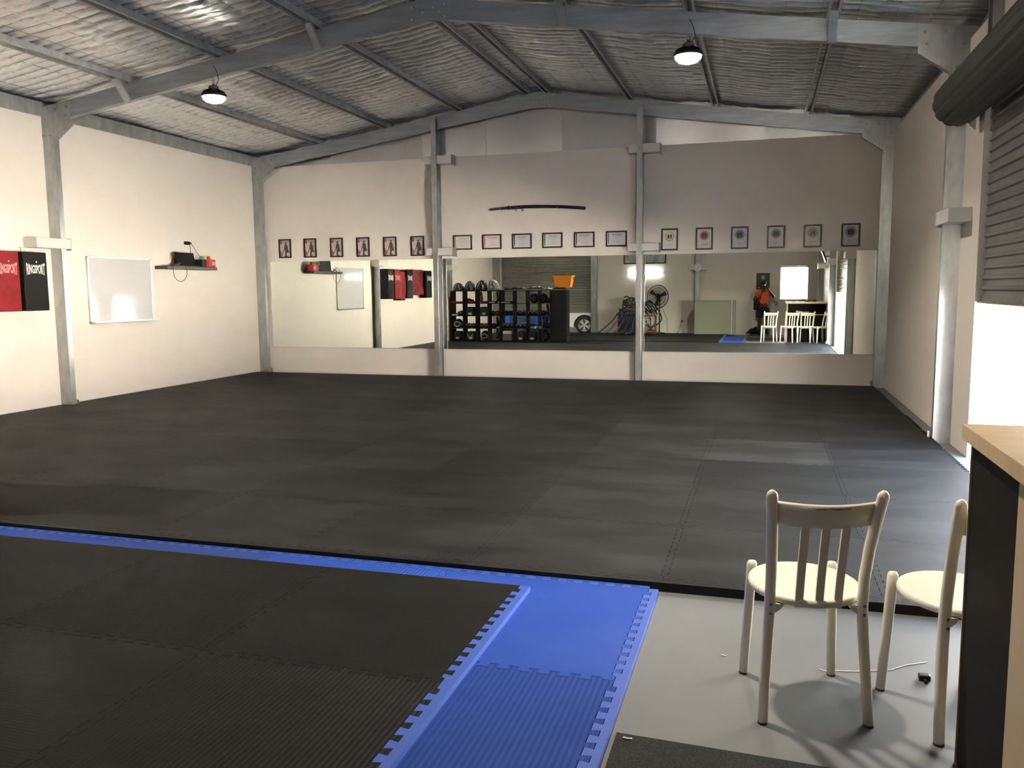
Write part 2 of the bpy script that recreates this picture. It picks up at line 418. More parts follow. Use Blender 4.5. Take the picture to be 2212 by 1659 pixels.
for a, b in ((-9.1, X0), (X0, 2.3)):
    za, zb = 4.75-0.148*abs(a-X0), 4.75-0.148*abs(b-X0)
    mb.prism([(0,0),(0,0.02),(0,0.02)], (0,0,0),(0,0,0),(0,0,0),(0,0,0)) if False else None
    mb.add([(a,-1.0,za),(b,-1.0,zb),(b,13.4,zb),(a,13.4,za),(a,-1.0,za+.02),(b,-1.0,zb+.02),(b,13.4,zb+.02),(a,13.4,za+.02)],
           [(0,3,2,1),(4,5,6,7),(0,1,5,4),(1,2,6,5),(2,3,7,6),(3,0,4,7)])
mb.box(-9.1,-1.0,3.75,-8.88,13.4,4.0); mb.box(2.1,-1.0,3.75,2.3,13.4,4.0)
struct(mb.build('ceiling_roof_sheet', ROLLER))
mb = MB()                         # wire mesh under the foil
def wz(x): return 4.20-0.148*abs(x-X0)+0.292
for xa, xb in ((-8.9, X0), (X0, 2.15)):
    for k in range(int(14.2/0.15)):
        y = -0.9+0.15*k
        n = 10
        pts = [(xa+(xb-xa)*i/n, y+0.004*math.sin(i*3.1+k), wz(xa+(xb-xa)*i/n)-0.018*abs(math.sin(i*1.7+k))) for i in range(n+1)]
        mb.tube(pts, 0.0016, n=4)
x = -8.85
while x < 2.1:
    if min(abs(x-p) for p in PURL) > 0.08:
        mb.tube([(x+0.01*math.sin(k*2.3+x), -0.9+0.71*k, wz(x)-0.022-0.006*math.sin(k*1.9+x*3)) for k in range(21)], 0.0018, n=4)
    x += 0.31
struct(mb.build('ceiling_wire_mesh', WIRE))

# ------------------------------------------------------------------ steel frames
def cpoly(w, fl, t=0.004, lip=0.018):
    """C section: web along u (0..w) at v=0, flanges towards +v"""
    return [(0,0),(w,0),(w,fl),(w-lip,fl),(w-lip,fl-t),(w-t,fl-t),(w-t,t),(t,t),(t,fl-t),(lip,fl-t),(lip,fl),(0,fl)]
def bolt(mb, x, y, z, r=0.014):
    mb.cyl((x,y,z),(x,y-0.010,z), r, n=6, smooth=False)
side_n = {0: 'mirror wall', 1: 'middle of the training floor', 2: 'front edge of the black mats', 3: 'rear wall'}
for fi, yf in enumerate(FR):
    for sd, xc in (('left', CL), ('right', CR)):
        sg = 1 if sd == 'left' else -1
        where = ['%s corner beside the mirror wall' % sd, '%s wall between whiteboard and pads' % sd if sd == 'left' else 'right wall before the roller door',
                 '%s wall level with the mats front edge' % sd, '%s corner of the rear wall' % sd][fi]
        t = thing('steel_column', 'galvanised steel C column in the '+where if 'corner' in where else 'galvanised steel C column on the '+where, 'column', (xc, yf, FZ), group='portal frame columns')
        c = MB().prism(cpoly(0.2, 0.076), (xc-0.2*sg, yf, FZ), (sg,0,0), (0,1,0), (0,0,3.62-FZ))
        c.build('post', GALV, t, (xc, yf, FZ))
        k = MB()
        pl = [(-0.215,3.255),(0.0,3.255),(0.0,3.275),(0.27,3.46),(0.275,under(xc+0.275*sg)+0.20),(-0.215,under(xc-0.215*sg)+0.20)]
        k.prism([(sg*p[0], p[1]) for p in pl], (xc, yf-0.001, 0), (1,0,0), (0,0,1), (0,-0.004,0))
        k.prism([(0,0),(0.004,-0.004),(0.274,0.182),(0.27,0.186)], (xc, yf-0.002, 3.275), (sg,0,0), (0,0,1), (0,0.078,0))
        kp = k.build('knee_plate', GALV, t, (xc, yf, FZ))
        if fi < 2:
            for bx, bz in ((-0.05,3.31),(-0.15,3.31),(-0.1,3.50),(0.2,3.53),(0.22,3.63),(0.05,3.62)):
                b = MB(); bolt(b, xc+sg*bx, yf-0.005, bz); b.build('bolt', STEELB, kp, (xc, yf, FZ))
        b = MB()
        for q in (0.03, 0.06): bolt(b, xc-sg*0.001, yf+0.05, FZ+q+0.02, 0.01)
        foot = MB().box(xc-0.004, yf+0.0765, FZ, xc+0.05*sg, yf+0.082, FZ+0.09) if False else MB().box(min(xc, xc+0.03*sg), yf+0.078, FZ, max(xc, xc+0.03*sg), yf+0.084, FZ+0.10)
        foot.build('foot_cleat', STEELB, t, (xc, yf, FZ))
        if 0 < fi < 3:
            g2 = MB(); gx0, gx1 = (XL, xc+0.035) if sd == 'left' else (xc-0.035, XR)
            g2.box(gx0, yf-0.40, 1.945, gx1, yf+0.115, 2.065)
            o = g2.build('girt_bracket', WHITE2, t, (xc, yf, FZ), bevel=0.004); o['label'] = 'white painted bracket'
            e = MB(); e.box(gx0-(0.0 if sd == 'left' else 0.006), yf+0.115, 1.925, gx1+(0.006 if sd == 'left' else 0), yf+0.121, 2.075)
            e.build('bracket_end_plate', WHITE2, o, (xc, yf, FZ))
    # rafters
    for sd, xa in (('left', CL-0.2), ('right', CR+0.2)):
        lab = '%s galvanised rafter of the %s' % (sd, ['frame against the mirror wall','frame nearer to the lamps','frame above the front of the mats','frame against the rear wall'][fi])
        t = thing('rafter', lab, 'roof beam', (xa, yf, under(xa)), group='portal frame rafters')
        r = MB().prism([(v, u) for u, v in cpoly(0.2, 0.076)], (xa, yf, under(xa)), (0,1,0), (0,0,1), (X0-xa, 0, under(X0)-under(xa)))
        r.build('beam', GALV_X, t, (xa, yf, under(xa)))
        if fi in (1, 2):
            for bxp in ((-7.20,-4.68) if sd == 'left' else (-1.97, 0.54)):
                zt, zb = top(bxp)+0.03, under(bxp)+0.005
                f = MB().prism([(-0.22,zt),(-0.205,zt),(-0.006,zb+0.02),(-0.006,zb-0.02),(-0.02,zb-0.02),(-0.22,zt-0.03)], (bxp-0.037, yf, 0), (0,1,0), (0,0,1), (0.074,0,0))
                f.build('fly_brace', GALV, t, (xa, yf, under(xa)))
    t = MB().prism([(-0.235,-0.035),(0.235,-0.035),(0.26,0.165),(0.0,0.205),(-0.26,0.165)], (X0, yf-0.001, 4.20), (1,0,0), (0,0,1), (0,-0.005,0))
    ap = t.build('apex_plate', GALV_X, None, (X0, yf, 4.2))
    tag(ap, 'bolted ridge plate joining the rafters of the '+['mirror wall frame','lamp frame','frame over the mats front edge','rear wall frame'][fi], 'plate', 'ridge plates')
    for bx, bz in ((-0.18,0.0),(-0.18,0.12),(-0.06,0.06),(0.06,0.10),(0.18,0.0),(0.18,0.12),(0.12,0.05)):
        b = MB(); bolt(b, X0+bx, yf-0.006, 4.2+bz, 0.012); b.build('bolt', ALU, ap, (X0, yf, 4.2))
pn = ['at the left eave above the whiteboard','first from the left eave','second from the left eave','third from the left eave','just left of the ridge','just right of the ridge','first right of the ridge pair','second right of the ridge pair','third right of the ridge pair','at the right eave above the roller door']
for i, px in enumerate(PURL):
    if i in (0, 9):
        x_in = XL+0.03 if i == 0 else XR+0.10
        sg = 1 if i == 0 else -1
        m = MB().prism([(v*sg*-1, u) for u, v in cpoly(0.17, 0.06)], (x_in, -0.85, LT+0.001), (1,0,0), (0,0,1), (0,13.95,0))
        zz = LT
    else:
        zz = top(px)+0.002
        m = MB().prism([(-.055,0),(-.030,0),(-.030,.077),(.030,.077),(.030,0),(.055,0),(.055,.003),(.033,.003),(.033,.080),(-.033,.080),(-.033,.003),(-.055,.003)], (px, -0.85, zz), (1,0,-0.148 if px > X0 else 0.148), (0,0,1), (0,13.95,0))
    tag(m.build('purlin', GALV, None, (px, 6.0, zz)), 'long galvanised roof purlin '+pn[i], 'purlin', 'roof purlins')

# mullions on the back wall
for i, xm in enumerate((-5.13, -1.848)):
    t = thing('wall_post', 'galvanised post between mirror panels, '+('beside the first certificate' if i == 0 else 'beside the last certificate'), 'post', (xm, 12.80, FZ), group='mirror wall posts')
    m = MB().prism([(v, u) for u, v in cpoly(0.20, 0.08)], (xm, 12.72, FZ), (1,0,0), (0,1,0), (0,0,3.94-FZ))
    m.prism([(v, u) for u, v in cpoly(0.095, 0.08)], (xm, 12.72, 3.94), (1,0,0), (0,1,0), (0,0,0.16))
    m.build('post', GALV, t, (xm, 12.80, FZ))
    for z0, z1 in ((3.40,3.525),(1.955,2.066)):
        b = MB(); b.box(xm-0.13, 12.745, z0, xm-0.002, BL, z1); b.box(xm+0.082, 12.735, z0, xm+0.33, BL, z1)
        o = b.build('girt_bracket', WHITE2, t, (xm, 12.80, FZ)); o['label'] = 'white painted bracket on both sides of the post'
        e = MB().box(xm+0.33, 12.73, z0-0.02, xm+0.336, BL, z1+0.012); e.build('bracket_end_plate', GALV, o, (xm, 12.80, FZ))
        q = MB(); bolt(q, xm+0.04, 12.72, (z0+z1)/2, 0.012); q.build('bolt', STEELB, o, (xm, 12.80, FZ))

# ------------------------------------------------------------------ mirrors
for i, (a, b) in enumerate(((-8.27,-5.14),(-5.045,-1.855),(-1.76,1.52))):
    nm = ['left wall mirror panel, reflecting the whiteboard and strike pads','centre wall mirror panel, reflecting the black shelving','right wall mirror panel, reflecting the chairs and the photographer'][i]
    t = thing('wall_mirror', nm, 'mirror', (a, YB, 0.43), group='wall mirrors')
    MB().box(a, YB, 0.43, b, YB+0.006, 1.905).build('mirror_glass', MIRROR, t, (a, YB, 0.43))
    e = MB(); e.box(a, YB-0.001, 0.424, b, YB+0.012, 0.43); e.box(a-0.004, YB-0.002, 0.424, a, YB+0.012, 1.907); e.box(b, YB-0.002, 0.424, b+0.004, YB+0.012, 1.907)
    e.build('edge_channel', ALU, t, (a, YB, 0.43))

# ------------------------------------------------------------------ roller doors
def curtain_mb(p0, p1, nrm, z0, z1, pitch=0.085, d=0.018):
    """corrugated sheet between two plan points, ribs horizontal"""
    prof = []; z = z0
    while z < z1-1e-6:
        for dz, dd in ((0,0),(0.045,0),(0.055,d),(0.075,d)):
            if z+dz <= z1: prof.append((z+dz, dd))
        z += pitch
    prof.append((z1, 0))
    vs, fs = [], []
    for zz, dd in prof:
        for p in (p0, p1): vs.append((p[0]+nrm[0]*dd, p[1]+nrm[1]*dd, zz))
    for i in range(len(prof)-1): fs.append((2*i, 2*i+1, 2*i+3, 2*i+2))
    m = MB(); m.add(vs, fs); return m
def tread(m, x, y0, y1, axis): pass
d1 = struct(thing('door_1', None, None, (1.74, 6.1, FZ)))
org = (1.74, 6.1, FZ)
curtain_mb((1.74, 4.06), (1.74, 7.97), (-1, 0), 1.315, 2.93).build('curtain', ROLLER, d1, org)
m = MB().box(1.725, 4.08, 1.255, 1.76, 7.95, 1.315); m.box(1.70, 4.08, 1.255, 1.725, 7.95, 1.27); m.build('bottom_rail', ROLLER, d1, org)
for y in (7.985, 4.05):
    m = MB(); s_ = -1 if y > 6 else 1
    m.box(1.715, min(y, y+0.01*s_), FZ, 1.785, max(y, y+0.01*s_), 2.80); m.box(1.715, min(y, y+0.055*s_), FZ, 1.721, max(y, y+0.055*s_), 2.72); m.box(1.779, min(y, y+0.055*s_), FZ, 1.785, max(y, y+0.055*s_), 2.72)
    m.build('guide_track', GALV, d1, org)
m = MB(); n = 48
prof = []
for k in range(n):
    a = 2*PI*k/n; rr = 0.192+(0.003 if (k % 4) < 3 else -0.006)
    prof.append((1.515+rr*math.cos(a), 2.915+rr*math.sin(a)))
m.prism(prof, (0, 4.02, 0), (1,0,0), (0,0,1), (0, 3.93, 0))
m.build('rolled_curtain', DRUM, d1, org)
m = MB(); m.cyl((1.50, 3.95, 2.90), (1.50, 8.10, 2.90), 0.022); m.build('axle', STEELB, d1, org)
for y in (8.06, 3.97): 
    m = MB().prism([(1.45,2.88),(1.55,2.84),(1.68,2.70),(1.68,3.10),(1.45,2.98)], (0,y,0), (1,0,0), (0,0,1), (0,0.006,0)); m.build('drum_bracket', GALV, d1, org)
m = MB().cyl((1.69, 5.2, 2.02), (1.715, 5.2, 2.02), 0.02, n=8); m.tube([(1.70,6.3,2.035),(1.69,6.3,2.0),(1.70,6.3,1.98)], 0.006, n=6); m.build('lock_bar', STEELB, d1, org)
m = MB().prism([(u, v) for u, v in cpoly(0.16, 0.07)], (1.68, 7.34, 3.12), (0,1,0), (-1,0,0), (0,0,0.50)); m.build('hanger_post', GALV, d1, org)
m = MB()
k = 0; z = 1.36
while z < 2.72:
    m.box(1.712, 7.945, z, 1.735, 7.975, z+0.022); z += 0.085
o = m.build('nylon_slide', M('worn bright slide clips', (0.6,0.6,0.58), 0.3, metal=0.7), d1, org); o['kind'] = 'stuff'

d2 = struct(thing('door_2', None, None, (-6.75, -0.62, FZ)))
org = (-6.75, -0.62, FZ)
curtain_mb((RX0-.03, -0.60), (RX1+.03, -0.60), (0, 1), 0.67, 2.62).build('curtain', ROLLER, d2, org)
MB().box(RX0, -0.615, 0.615, RX1, -0.575, 0.67).build('bottom_rail', ROLLER, d2, org)
for x in (RX0, RX1-0.03): MB().box(x, -0.64, FZ, x+0.03, -0.552, RZ).build('guide_track', GALV, d2, org)
MB().box(RX0+0.02, -0.578, 1.35, RX1-0.02, -0.568, 1.365).build('lock_bar', ALU, d2, org)
for i, (x, lb) in enumerate(((-8.46, 'left of the rear roller door, by the corner'), (-5.22, 'right of the rear roller door'), (-2.0, 'behind the wall clock on the rear wall'))):
    t = thing('wall_post', 'galvanised rear wall post '+lb, 'post', (x, YR, FZ), group='rear wall posts')
    m = MB().prism([(u, v) for u, v in cpoly(0.17 if i < 2 else 0.12, 0.15)], (x, YR+0.002+0.15, FZ), (1,0,0), (0,-1,0), (0,0,4.1-FZ-0.6))
    m.build('post', GALV, t, (x, YR, FZ))
    if i == 2:
        MB().box(x-0.18, YR+0.001, 1.93, x+0.34, YR+0.165, 2.06).build('girt_bracket', WHITE2, t, (x, YR, FZ))

# ------------------------------------------------------------------ rear window
w1 = struct(thing('window_1', None, None, (0.87, YR-0.05, WZ0))); org = (0.87, YR-0.05, WZ0)
m = MB()
for a in ((WX0,WZ0,WX0+.03,WZ1),(WX1-.03,WZ0,WX1,WZ1),(WX0,WZ0,WX1,WZ0+.03),(WX0,WZ1-.03,WX1,WZ1)): m.box(a[0], YR-0.07, a[1], a[2], YR-0.03, a[3])
m.build('window_frame', ALU, w1, org)
MB().box(WX0+.03, YR-0.053, WZ0+.03, WX1-.03, YR-0.049, WZ1-.03).build('window_pane', GLASS, w1, org)
MB().cyl((WX0-.01, YR+0.03, WZ1+0.035), (WX1+.01, YR+0.03, WZ1+0.035), 0.03).build('rolled_blind', WHITE2, w1, org)

# ------------------------------------------------------------------ lamps
def high_bay():
    t = thing('high_bay_lamp', '', 'lamp', (0,0,0), group='round high bay lamps hung from the purlins')
    m = MB().lathe([(0.001,0.0),(0.05,0.002),(0.10,0.018),(0.130,0.045),(0.138,0.075)][::-1], (0,0,-0.085), n=28); m.build('lens', LENS, t)
    m = MB().lathe([(0.136,-0.012),(0.150,-0.008),(0.152,0.02),(0.13,0.035),(0.08,0.045),(0.075,0.05)], n=28); m.build('rim', BLACK, t)
    m = MB()
    for k in range(20):
        a = 2*PI*k/20; c, s = math.cos(a), math.sin(a)
        m.prism([(0.06,0.035),(0.135,0.025),(0.13,0.05),(0.06,0.085)], (-s*0.002, c*0.002, 0), (c,s,0), (0,0,1), (s*0.004,-c*0.004,0))
    m.build('heat_sink', BLACK, t)
    MB().lathe([(0.062,0.035),(0.062,0.11),(0.045,0.125),(0.015,0.13),(0.012,0.15)], n=20).build('driver_housing', M('lamp housing grey', (0.15,0.15,0.15), 0.4), t)
    m = MB().tube([(0.018*math.cos(2*PI*k/14), 0, 0.168+0.022*math.sin(2*PI*k/14)) for k in range(14)], 0.004, n=6, closed=True); m.build('hanging_ring', STEELB, t)
    m = MB()
    m.tube([(0,0,0.185),(0.002,0.003,0.25),(0,0,0.33)], 0.0035, n=6); m.build('hanging_chain', STEELB, t)
    MB().tube([(0.03,0,0.12),(0.07,0.01,0.19),(0.05,0.02,0.27),(0.01,0.01,0.36)], 0.004, n=6).build('power_cable', BLACK, t)
    return t
lamps = [(-5.925, 8.28, 'on the left side beside the second rafter'), (-0.73, 8.28, 'on the right side below the second rafter'),
         (-0.73, 3.66, 'above the white chairs, out of the upper edge'), (-5.925, 3.66, 'above the black shelving')]
lp = high_bay(); lp.scale = (0.9,0.9,0.9)
for i, (x, y, lb) in enumerate(lamps):
    t = lp if i == 0 else dup(lp)
    t.location = (x, y, 3.57)
    ld = bpy.data.lights.new('high_bay_beam', 'AREA'); ld.shape = 'DISK'; ld.size = 0.17; ld.energy = LAMP; ld.color = (1.0, 0.88, 0.72); ld.spread = math.radians(125)
    lo_ = bpy.data.objects.new('high_bay_beam', ld); C.objects.link(lo_); lo_.parent = t; lo_.location = (0, 0, -0.095)
    t['label'] = 'glowing round high bay lamp hanging '+lb
    
# ------------------------------------------------------------------ foam mats
def tooth_curve(L, g=0.0, amp=0.016):
    """dovetail edge from 0 to L; list of (s, offset), plain for a few cm at both ends"""
    e = 0.036; n = max(1, round((L-2*e)/0.0775)); p = (L-2*e)/n; pts = [(0, g), (e, g)]
    for k in range(n):
        s = e+k*p
        pts += [(s+0.10*p, -amp+g), (s+0.42*p, -amp+g), (s+0.34*p, amp+g), (s+0.86*p, amp+g), (s+0.78*p, -amp+g) if k < n-1 else (s+0.90*p, g)]
    return pts+[(L, g)]
def mat_poly(w, h, sides='TTTT', g=0.0014):
    """sides: bottom, right, top, left; T toothed F flat"""
    P = []
    P += [(s, o) for s, o in (tooth_curve(w, g) if sides[0] == 'T' else [(0,g),(w,g)])][:-1]
    P += [(w+o, s) for s, o in (tooth_curve(h, -g) if sides[1] == 'T' else [(0,-g),(h,-g)])][:-1]
    P += [(s, h+o) for s, o in reversed(tooth_curve(w, -g) if sides[2] == 'T' else [(0,-g),(w,-g)])][:-1]
    P += [(o, s) for s, o in reversed(tooth_curve(h, g) if sides[3] == 'T' else [(0,g),(h,g)])][:-1]
    return P
_mm = {}
def mat_obj(name, x, y, w, h, zt, th, mat, sides='TTTT', label='', cat='floor mat', group=None):
    key = (round(w,3), round(h,3), th, sides, mat.name)
    if key not in _mm:
        o = MB().prism(mat_poly(w, h, sides), (0,0,0), (1,0,0), (0,1,0), (0,0,-th)).build(name, mat)
        _mm[key] = o
    else:
        o = _mm[key].copy(); C.objects.link(o)
    o.name = name; o.location = (x, y, zt)
    return tag(o, label, cat, group)
def strip_obj(x, y, L, axis, side, zt, th, mat, label, group, wd=0.045):
    """edging with teeth; axis 0: along x (outside at -y or +y), axis 1: along y"""
    if axis == 0:
        tc_ = tooth_curve(L, -0.0014 if side < 0 else 0.0014)
        P = [(s, o) for s, o in tc_]+[(L, side*wd), (0, side*wd)]
    else:
        tc_ = tooth_curve(L, 0.0014 if side > 0 else -0.0014)
        P = [(o, s) for s, o in tc_]+[(side*wd, L), (side*wd, 0)]
    o = MB().prism(P, (0,0,0), (1,0,0), (0,1,0), (0,0,-th)).build('mat_edging', mat)
    o.location = (x, y, zt); return tag(o, label, 'mat edging', group)
xs = [XL+0.03] + [-8.433+1.0+i for i in range(9)] + [1.52]
ys = [3.965] + [4.918+i for i in range(8)] + [12.69]
nth = ['first','second','third','fourth','fifth','sixth','seventh','eighth','ninth','tenth']
for r in range(len(ys)-1):
    for c in range(len(xs)-1):
        sd = 'T' + ('T' if c < len(xs)-2 or r < 6 else 'F') + ('T' if r < len(ys)-2 else 'F') + ('T' if c else 'F')
        lb = 'black foam training mat, %s row from the front, %s from the left wall' % (nth[r], nth[c])
        mat_obj('floor_mat', xs[c], ys[r], xs[c+1]-xs[c], ys[r+1]-ys[r], 0.0, 0.044, MATF, sd, lb, group='black training mats under the lamps')
EDGBLK = MATF
for c in range(len(xs)-1):
    strip_obj(xs[c], ys[0], xs[c+1]-xs[c], 0, -1, 0.0, 0.044, EDGBLK, 'black edging strip along the training mats front, %s from the left wall' % nth[c], 'black front edging strips', wd=0.05)
# blue mats and their edging
by = [3.88, 2.895, 1.90, 0.905]
bx = [-0.488, -1.513, -2.54, -3.55, -4.57, -5.58, -6.60]
BT = -0.0205
for i in range(6):
    lb = 'blue foam mat, ' + ['at the right corner by the bare concrete','second from the right along the black training mats','third from the right along the black training mats','fourth from the right along the black training mats','fifth from the right along the black training mats','sixth from the right, near the black shelving'][i]
    mat_obj('floor_mat', bx[i+1], by[1], bx[i]-bx[i+1], by[0]-by[1]-0.005, BT, 0.024, BLUS if i % 2 == 0 else BLUX, 'T'+'T'+'T'+'T', lb, group='blue foam mats')
for j in range(2):
    lb = 'blue foam mat with fine ribs ' + ['at the bottom of the photo beside the carpet','nearest the rear wall'][j]
    mat_obj('floor_mat', bx[1], by[2+j], bx[0]-bx[1], by[1+j]-by[2+j], BT, 0.024, BLUX if j == 0 else BLUS, 'TTTT', lb, group='blue foam mats')
for i in range(6):
    strip_obj(bx[i+1], by[0]-0.005, bx[i]-bx[i+1], 0, 1, BT, 0.024, BLUE, 'blue edging strip against the black training mats, %s from the right' % nth[i], 'blue edging strips', wd=0.034)
for j in range(3):
    strip_obj(bx[0], by[j+1], by[j]-by[j+1]-(0.005 if j == 0 else 0), 1, 1, BT, 0.024, BLUE, 'blue edging strip beside the bare concrete, %s from the training mats' % nth[j], 'blue edging strips', wd=0.045)
# black ribbed mats laid on top
ux = [-1.075-1.006*i for i in range(8)]; ux[-1] = -8.20
uy = [3.69-1.026*j for j in range(5)]; uy[-1] = -0.36
for j in range(4):
    for i in range(7):
        over = (j == 0 or i == 0)
        sd = 'T'+'T'+('F' if j == 0 else 'T')+('T' if i < 6 else 'F')
        lb = 'ribbed dark mat inside the blue border, %s row, %s from the right' % (nth[j], nth[i])
        mat_obj('floor_mat', ux[i+1], uy[j+1], ux[i]-ux[i+1], uy[j]-uy[j+1], 0.004, 0.024 if over else 0.048, MATX if (i+j) % 2 == 1 else MATY, sd, lb, group='ribbed mats inside the blue border')
for j in range(4):
    strip_obj(ux[0], uy[j+1], uy[j]-uy[j+1], 1, 1, 0.004, 0.024, BLUE, 'blue edging strip hooked onto the dark ribbed mats, %s from the front' % nth[j], 'blue edging strips on the ribbed mats', wd=0.05)

# dark carpet on the concrete
m = MB().prism([(-0.425,2.575),(0.10,2.555),(0.585,2.53),(0.585,0.9),(-0.425,0.9)], (0,0,FZ+0.007), (1,0,0), (0,1,0), (0,0,-0.006))
tag(m.build('carpet', CARPET, None, (0.1, 1.7, FZ)), 'dark speckled felt carpet on the bare concrete beside the blue mats', 'carpet')
m = MB().tube([(0.24,3.245,FZ+.002),(0.262,3.232,FZ+.002),(0.31,3.25,FZ+.002),(0.372,3.262,FZ+.002),(0.43,3.285,FZ+.002),(0.50,3.312,FZ+.002),(0.56,3.37,FZ+.002),(0.64,3.42,FZ+.002)], 0.0018, n=5)
tag(m.build('string', M('white string', (0.8,0.8,0.8), 0.6), None, (0.4,3.3,FZ)), 'thin white string lying on the concrete under the chairs', 'string')
m = MB().rbox(0.585,3.245,FZ,0.625,3.275,FZ+0.022, 0.004); m.box(0.60,3.225,FZ,0.61,3.25,FZ+0.012)
tag(m.build('buckle', BLACK, None, (0.6,3.26,FZ)), 'small black plastic buckle on the concrete beside the second chair', 'buckle')
LINT = M('pale lint', (0.7,0.7,0.7), 0.8)
m = MB().tube([(-0.125,3.275,FZ+.002),(-0.115,3.268,FZ+.003),(-0.105,3.268,FZ+.002)], 0.002, n=5)
tag(m.build('lint', LINT, None, (-0.11,3.27,FZ)), 'tiny pale fluff on the bare concrete left of the near chair', 'lint')
m = MB().tube([(-0.40,2.545,FZ+.009),(-0.385,2.54,FZ+.010),(-0.37,2.545,FZ+.009)], 0.003, n=5)
tag(m.build('lint', LINT, None, (-0.38,2.54,FZ)), 'tiny pale fluff on the carpet corner by the blue mat', 'lint')

# ------------------------------------------------------------------ chairs
def chair():
    t = thing('chair', '', 'chair', (0,0,FZ), group='white painted wooden chairs')
    # seat
    prof = []; n = 40
    def se(a, k=1.0):
        x = 0.185*math.cos(a); y = 0.205*math.sin(a)
        return x*k, y*k+0.0
    m = MB(); rings = [(0.94,0.400),(1.0,0.406),(1.01,0.416),(1.0,0.425),(0.97,0.429)]
    vs = []
    for k, z in rings:
        for q in range(n): x, y = se(2*PI*q/n, k); vs.append((x, y, z))
    fs = [(i*n+q, i*n+(q+1) % n, (i+1)*n+(q+1) % n, (i+1)*n+q) for i in range(len(rings)-1) for q in range(n)]
    m.add(vs, fs, True); m.f.append([len(vs)-n+q for q in range(n)]); m.sm.append(False); m.f.append([q for q in reversed(range(n))]); m.sm.append(False)
    m.build('seat', CHAIR, t)
    m = MB(); m.box(-0.11,-0.10,0.375,0.11,-0.085,0.401); m.box(-0.11,0.085,0.375,0.11,0.10,0.401)
    for s in (-1, 1): m.prism([(s*0.145,0.365),(s*0.145,0.402),(s*0.105,0.402),(s*0.115,0.385)], (0,-0.165,0), (1,0,0), (0,0,1), (0,0.03,0))
    m.build('apron', CHAIR, t)
    for s in (-1, 1):
        m = MB().tube([(s*0.162,0.175,0.0),(s*0.154,0.165,0.2),(s*0.146,0.158,0.38),(s*0.144,0.156,0.435),(s*0.144,0.156,0.444),(s*0.144,0.156,0.447)], [0.016,0.0175,0.0185,0.0185,0.014,0.005], n=14)
        l = m.build('leg', CHAIR, t)
        MB().lathe([(0.0165,-0.0005),(0.0165,0.008)], (s*0.162,0.175,0), n=14).build('glide', RUBBER, l)
    for s in (-1, 1):
        pts = [(s*0.172,-0.195,0.0),(s*0.164,-0.178,0.15),(s*0.155,-0.163,0.30),(s*0.150,-0.158,0.40),(s*0.150,-0.168,0.50),(s*0.156,-0.190,0.61),(s*0.165,-0.222,0.72),(s*0.172,-0.242,0.79)]
        d = Vector(pts[-1])-Vector(pts[-2]); d.normalize(); e = Vector(pts[-1])
        pts += [tuple(e+d*0.010), tuple(e+d*0.018), tuple(e+d*0.021)]
        m = MB().tube(pts, [0.0165,0.0175,0.0185,0.0185,0.0185,0.0185,0.0185,0.0185,0.015,0.008,0.001], n=14)
        l = m.build('leg', CHAIR, t); l['label'] = 'rear post running from floor to backrest'
        MB().lathe([(0.017,-0.0005),(0.017,0.008)], (s*0.172,-0.195,0), n=14).build('glide', RUBBER, l)
        for z in (0.375, 0.405):
            MB().cyl((s*0.151,-0.176,z),(s*0.151,-0.180,z), 0.0055, n=8).build('screw', STEELB, l)
    # curved top rail and slats
    def rail_y(u, z):     # u -1..1
        return -0.205-(z-0.70)*0.30-0.040*(1-u*u)
    m = MB(); vs = []; fs = []; N = 16
    for i in range(N+1):
        u = -1+2*i/N; x = 0.160*u
        for z, dy in ((0.690,-0.009),(0.690,0.009),(0.762,0.009),(0.771,0.0),(0.762,-0.009)):
            vs.append((x, rail_y(u, z)+dy, z-0.004*(1-u*u)))
    for i in range(N):
        for k in range(5): fs.append((i*5+k, i*5+(k+1) % 5, (i+1)*5+(k+1) % 5, (i+1)*5+k))
    m.add(vs, fs, True); m.build('top_rail', CHAIR, t)
    sc = MB(); vs = []; fs = []
    for i in range(9):
        u = -0.45+0.9*i/8
        vs += [(0.150*u, rail_y(u,0.763)-0.0095, 0.7565-0.004*(1-u*u)+0.002*math.sin(i*2)), (0.150*u, rail_y(u,0.768)-0.006, 0.764-0.004*(1-u*u))]
    for i in range(8): fs.append((2*i, 2*i+2, 2*i+3, 2*i+1))
    sc.add(vs, fs).build('scuff', SCUFF, t)
    for u0, u1 in ((-0.40,-0.34),(0.0,0.0),(0.40,0.34)):
        xb, xt = 0.125*u0*1.25, 0.150*u1*1.25
        yb, yt = -0.170-0.018*(1-abs(u0)), rail_y(u1, 0.700)
        pts = [(xb+(xt-xb)*k/6, yb+(yt-yb)*(k/6)**1.25, 0.40+(0.700-0.40)*k/6) for k in range(7)]
        m = MB(); vs = []; fs = []
        for p in pts:
            for dx, dy in ((-0.013,-0.005),(0.013,-0.005),(0.013,0.005),(-0.013,0.005)): vs.append((p[0]+dx, p[1]+dy, p[2]))
        for k in range(6):
            for q in range(4): fs.append((k*4+q, k*4+(q+1) % 4, (k+1)*4+(q+1) % 4, (k+1)*4+q))
        fs += [(3,2,1,0), (24,25,26,27)]
        m.add(vs, fs).build('slat', CHAIR, t)
    return t
ch = chair()
R = math.radians
spots = [((0.158,3.005), R(12.5), 'white wooden chair nearest the blue mats, with scuffed top rail, fully in view'),
         ((0.655,3.035), R(22), 'white wooden chair second from the blue mats, half hidden by the counter'),
         ((1.055,3.09), R(15), 'white wooden chair third from the blue mats, seen only in the mirror'),
         ((1.40,3.22), R(62), 'white wooden chair turned towards the right wall, last of the row')]
for i, (p, a, lb) in enumerate(spots):
    t = ch if i == 0 else dup(ch)
    t.location = (p[0], p[1], FZ); t.rotation_euler = (0,0,a); t['label'] = lb

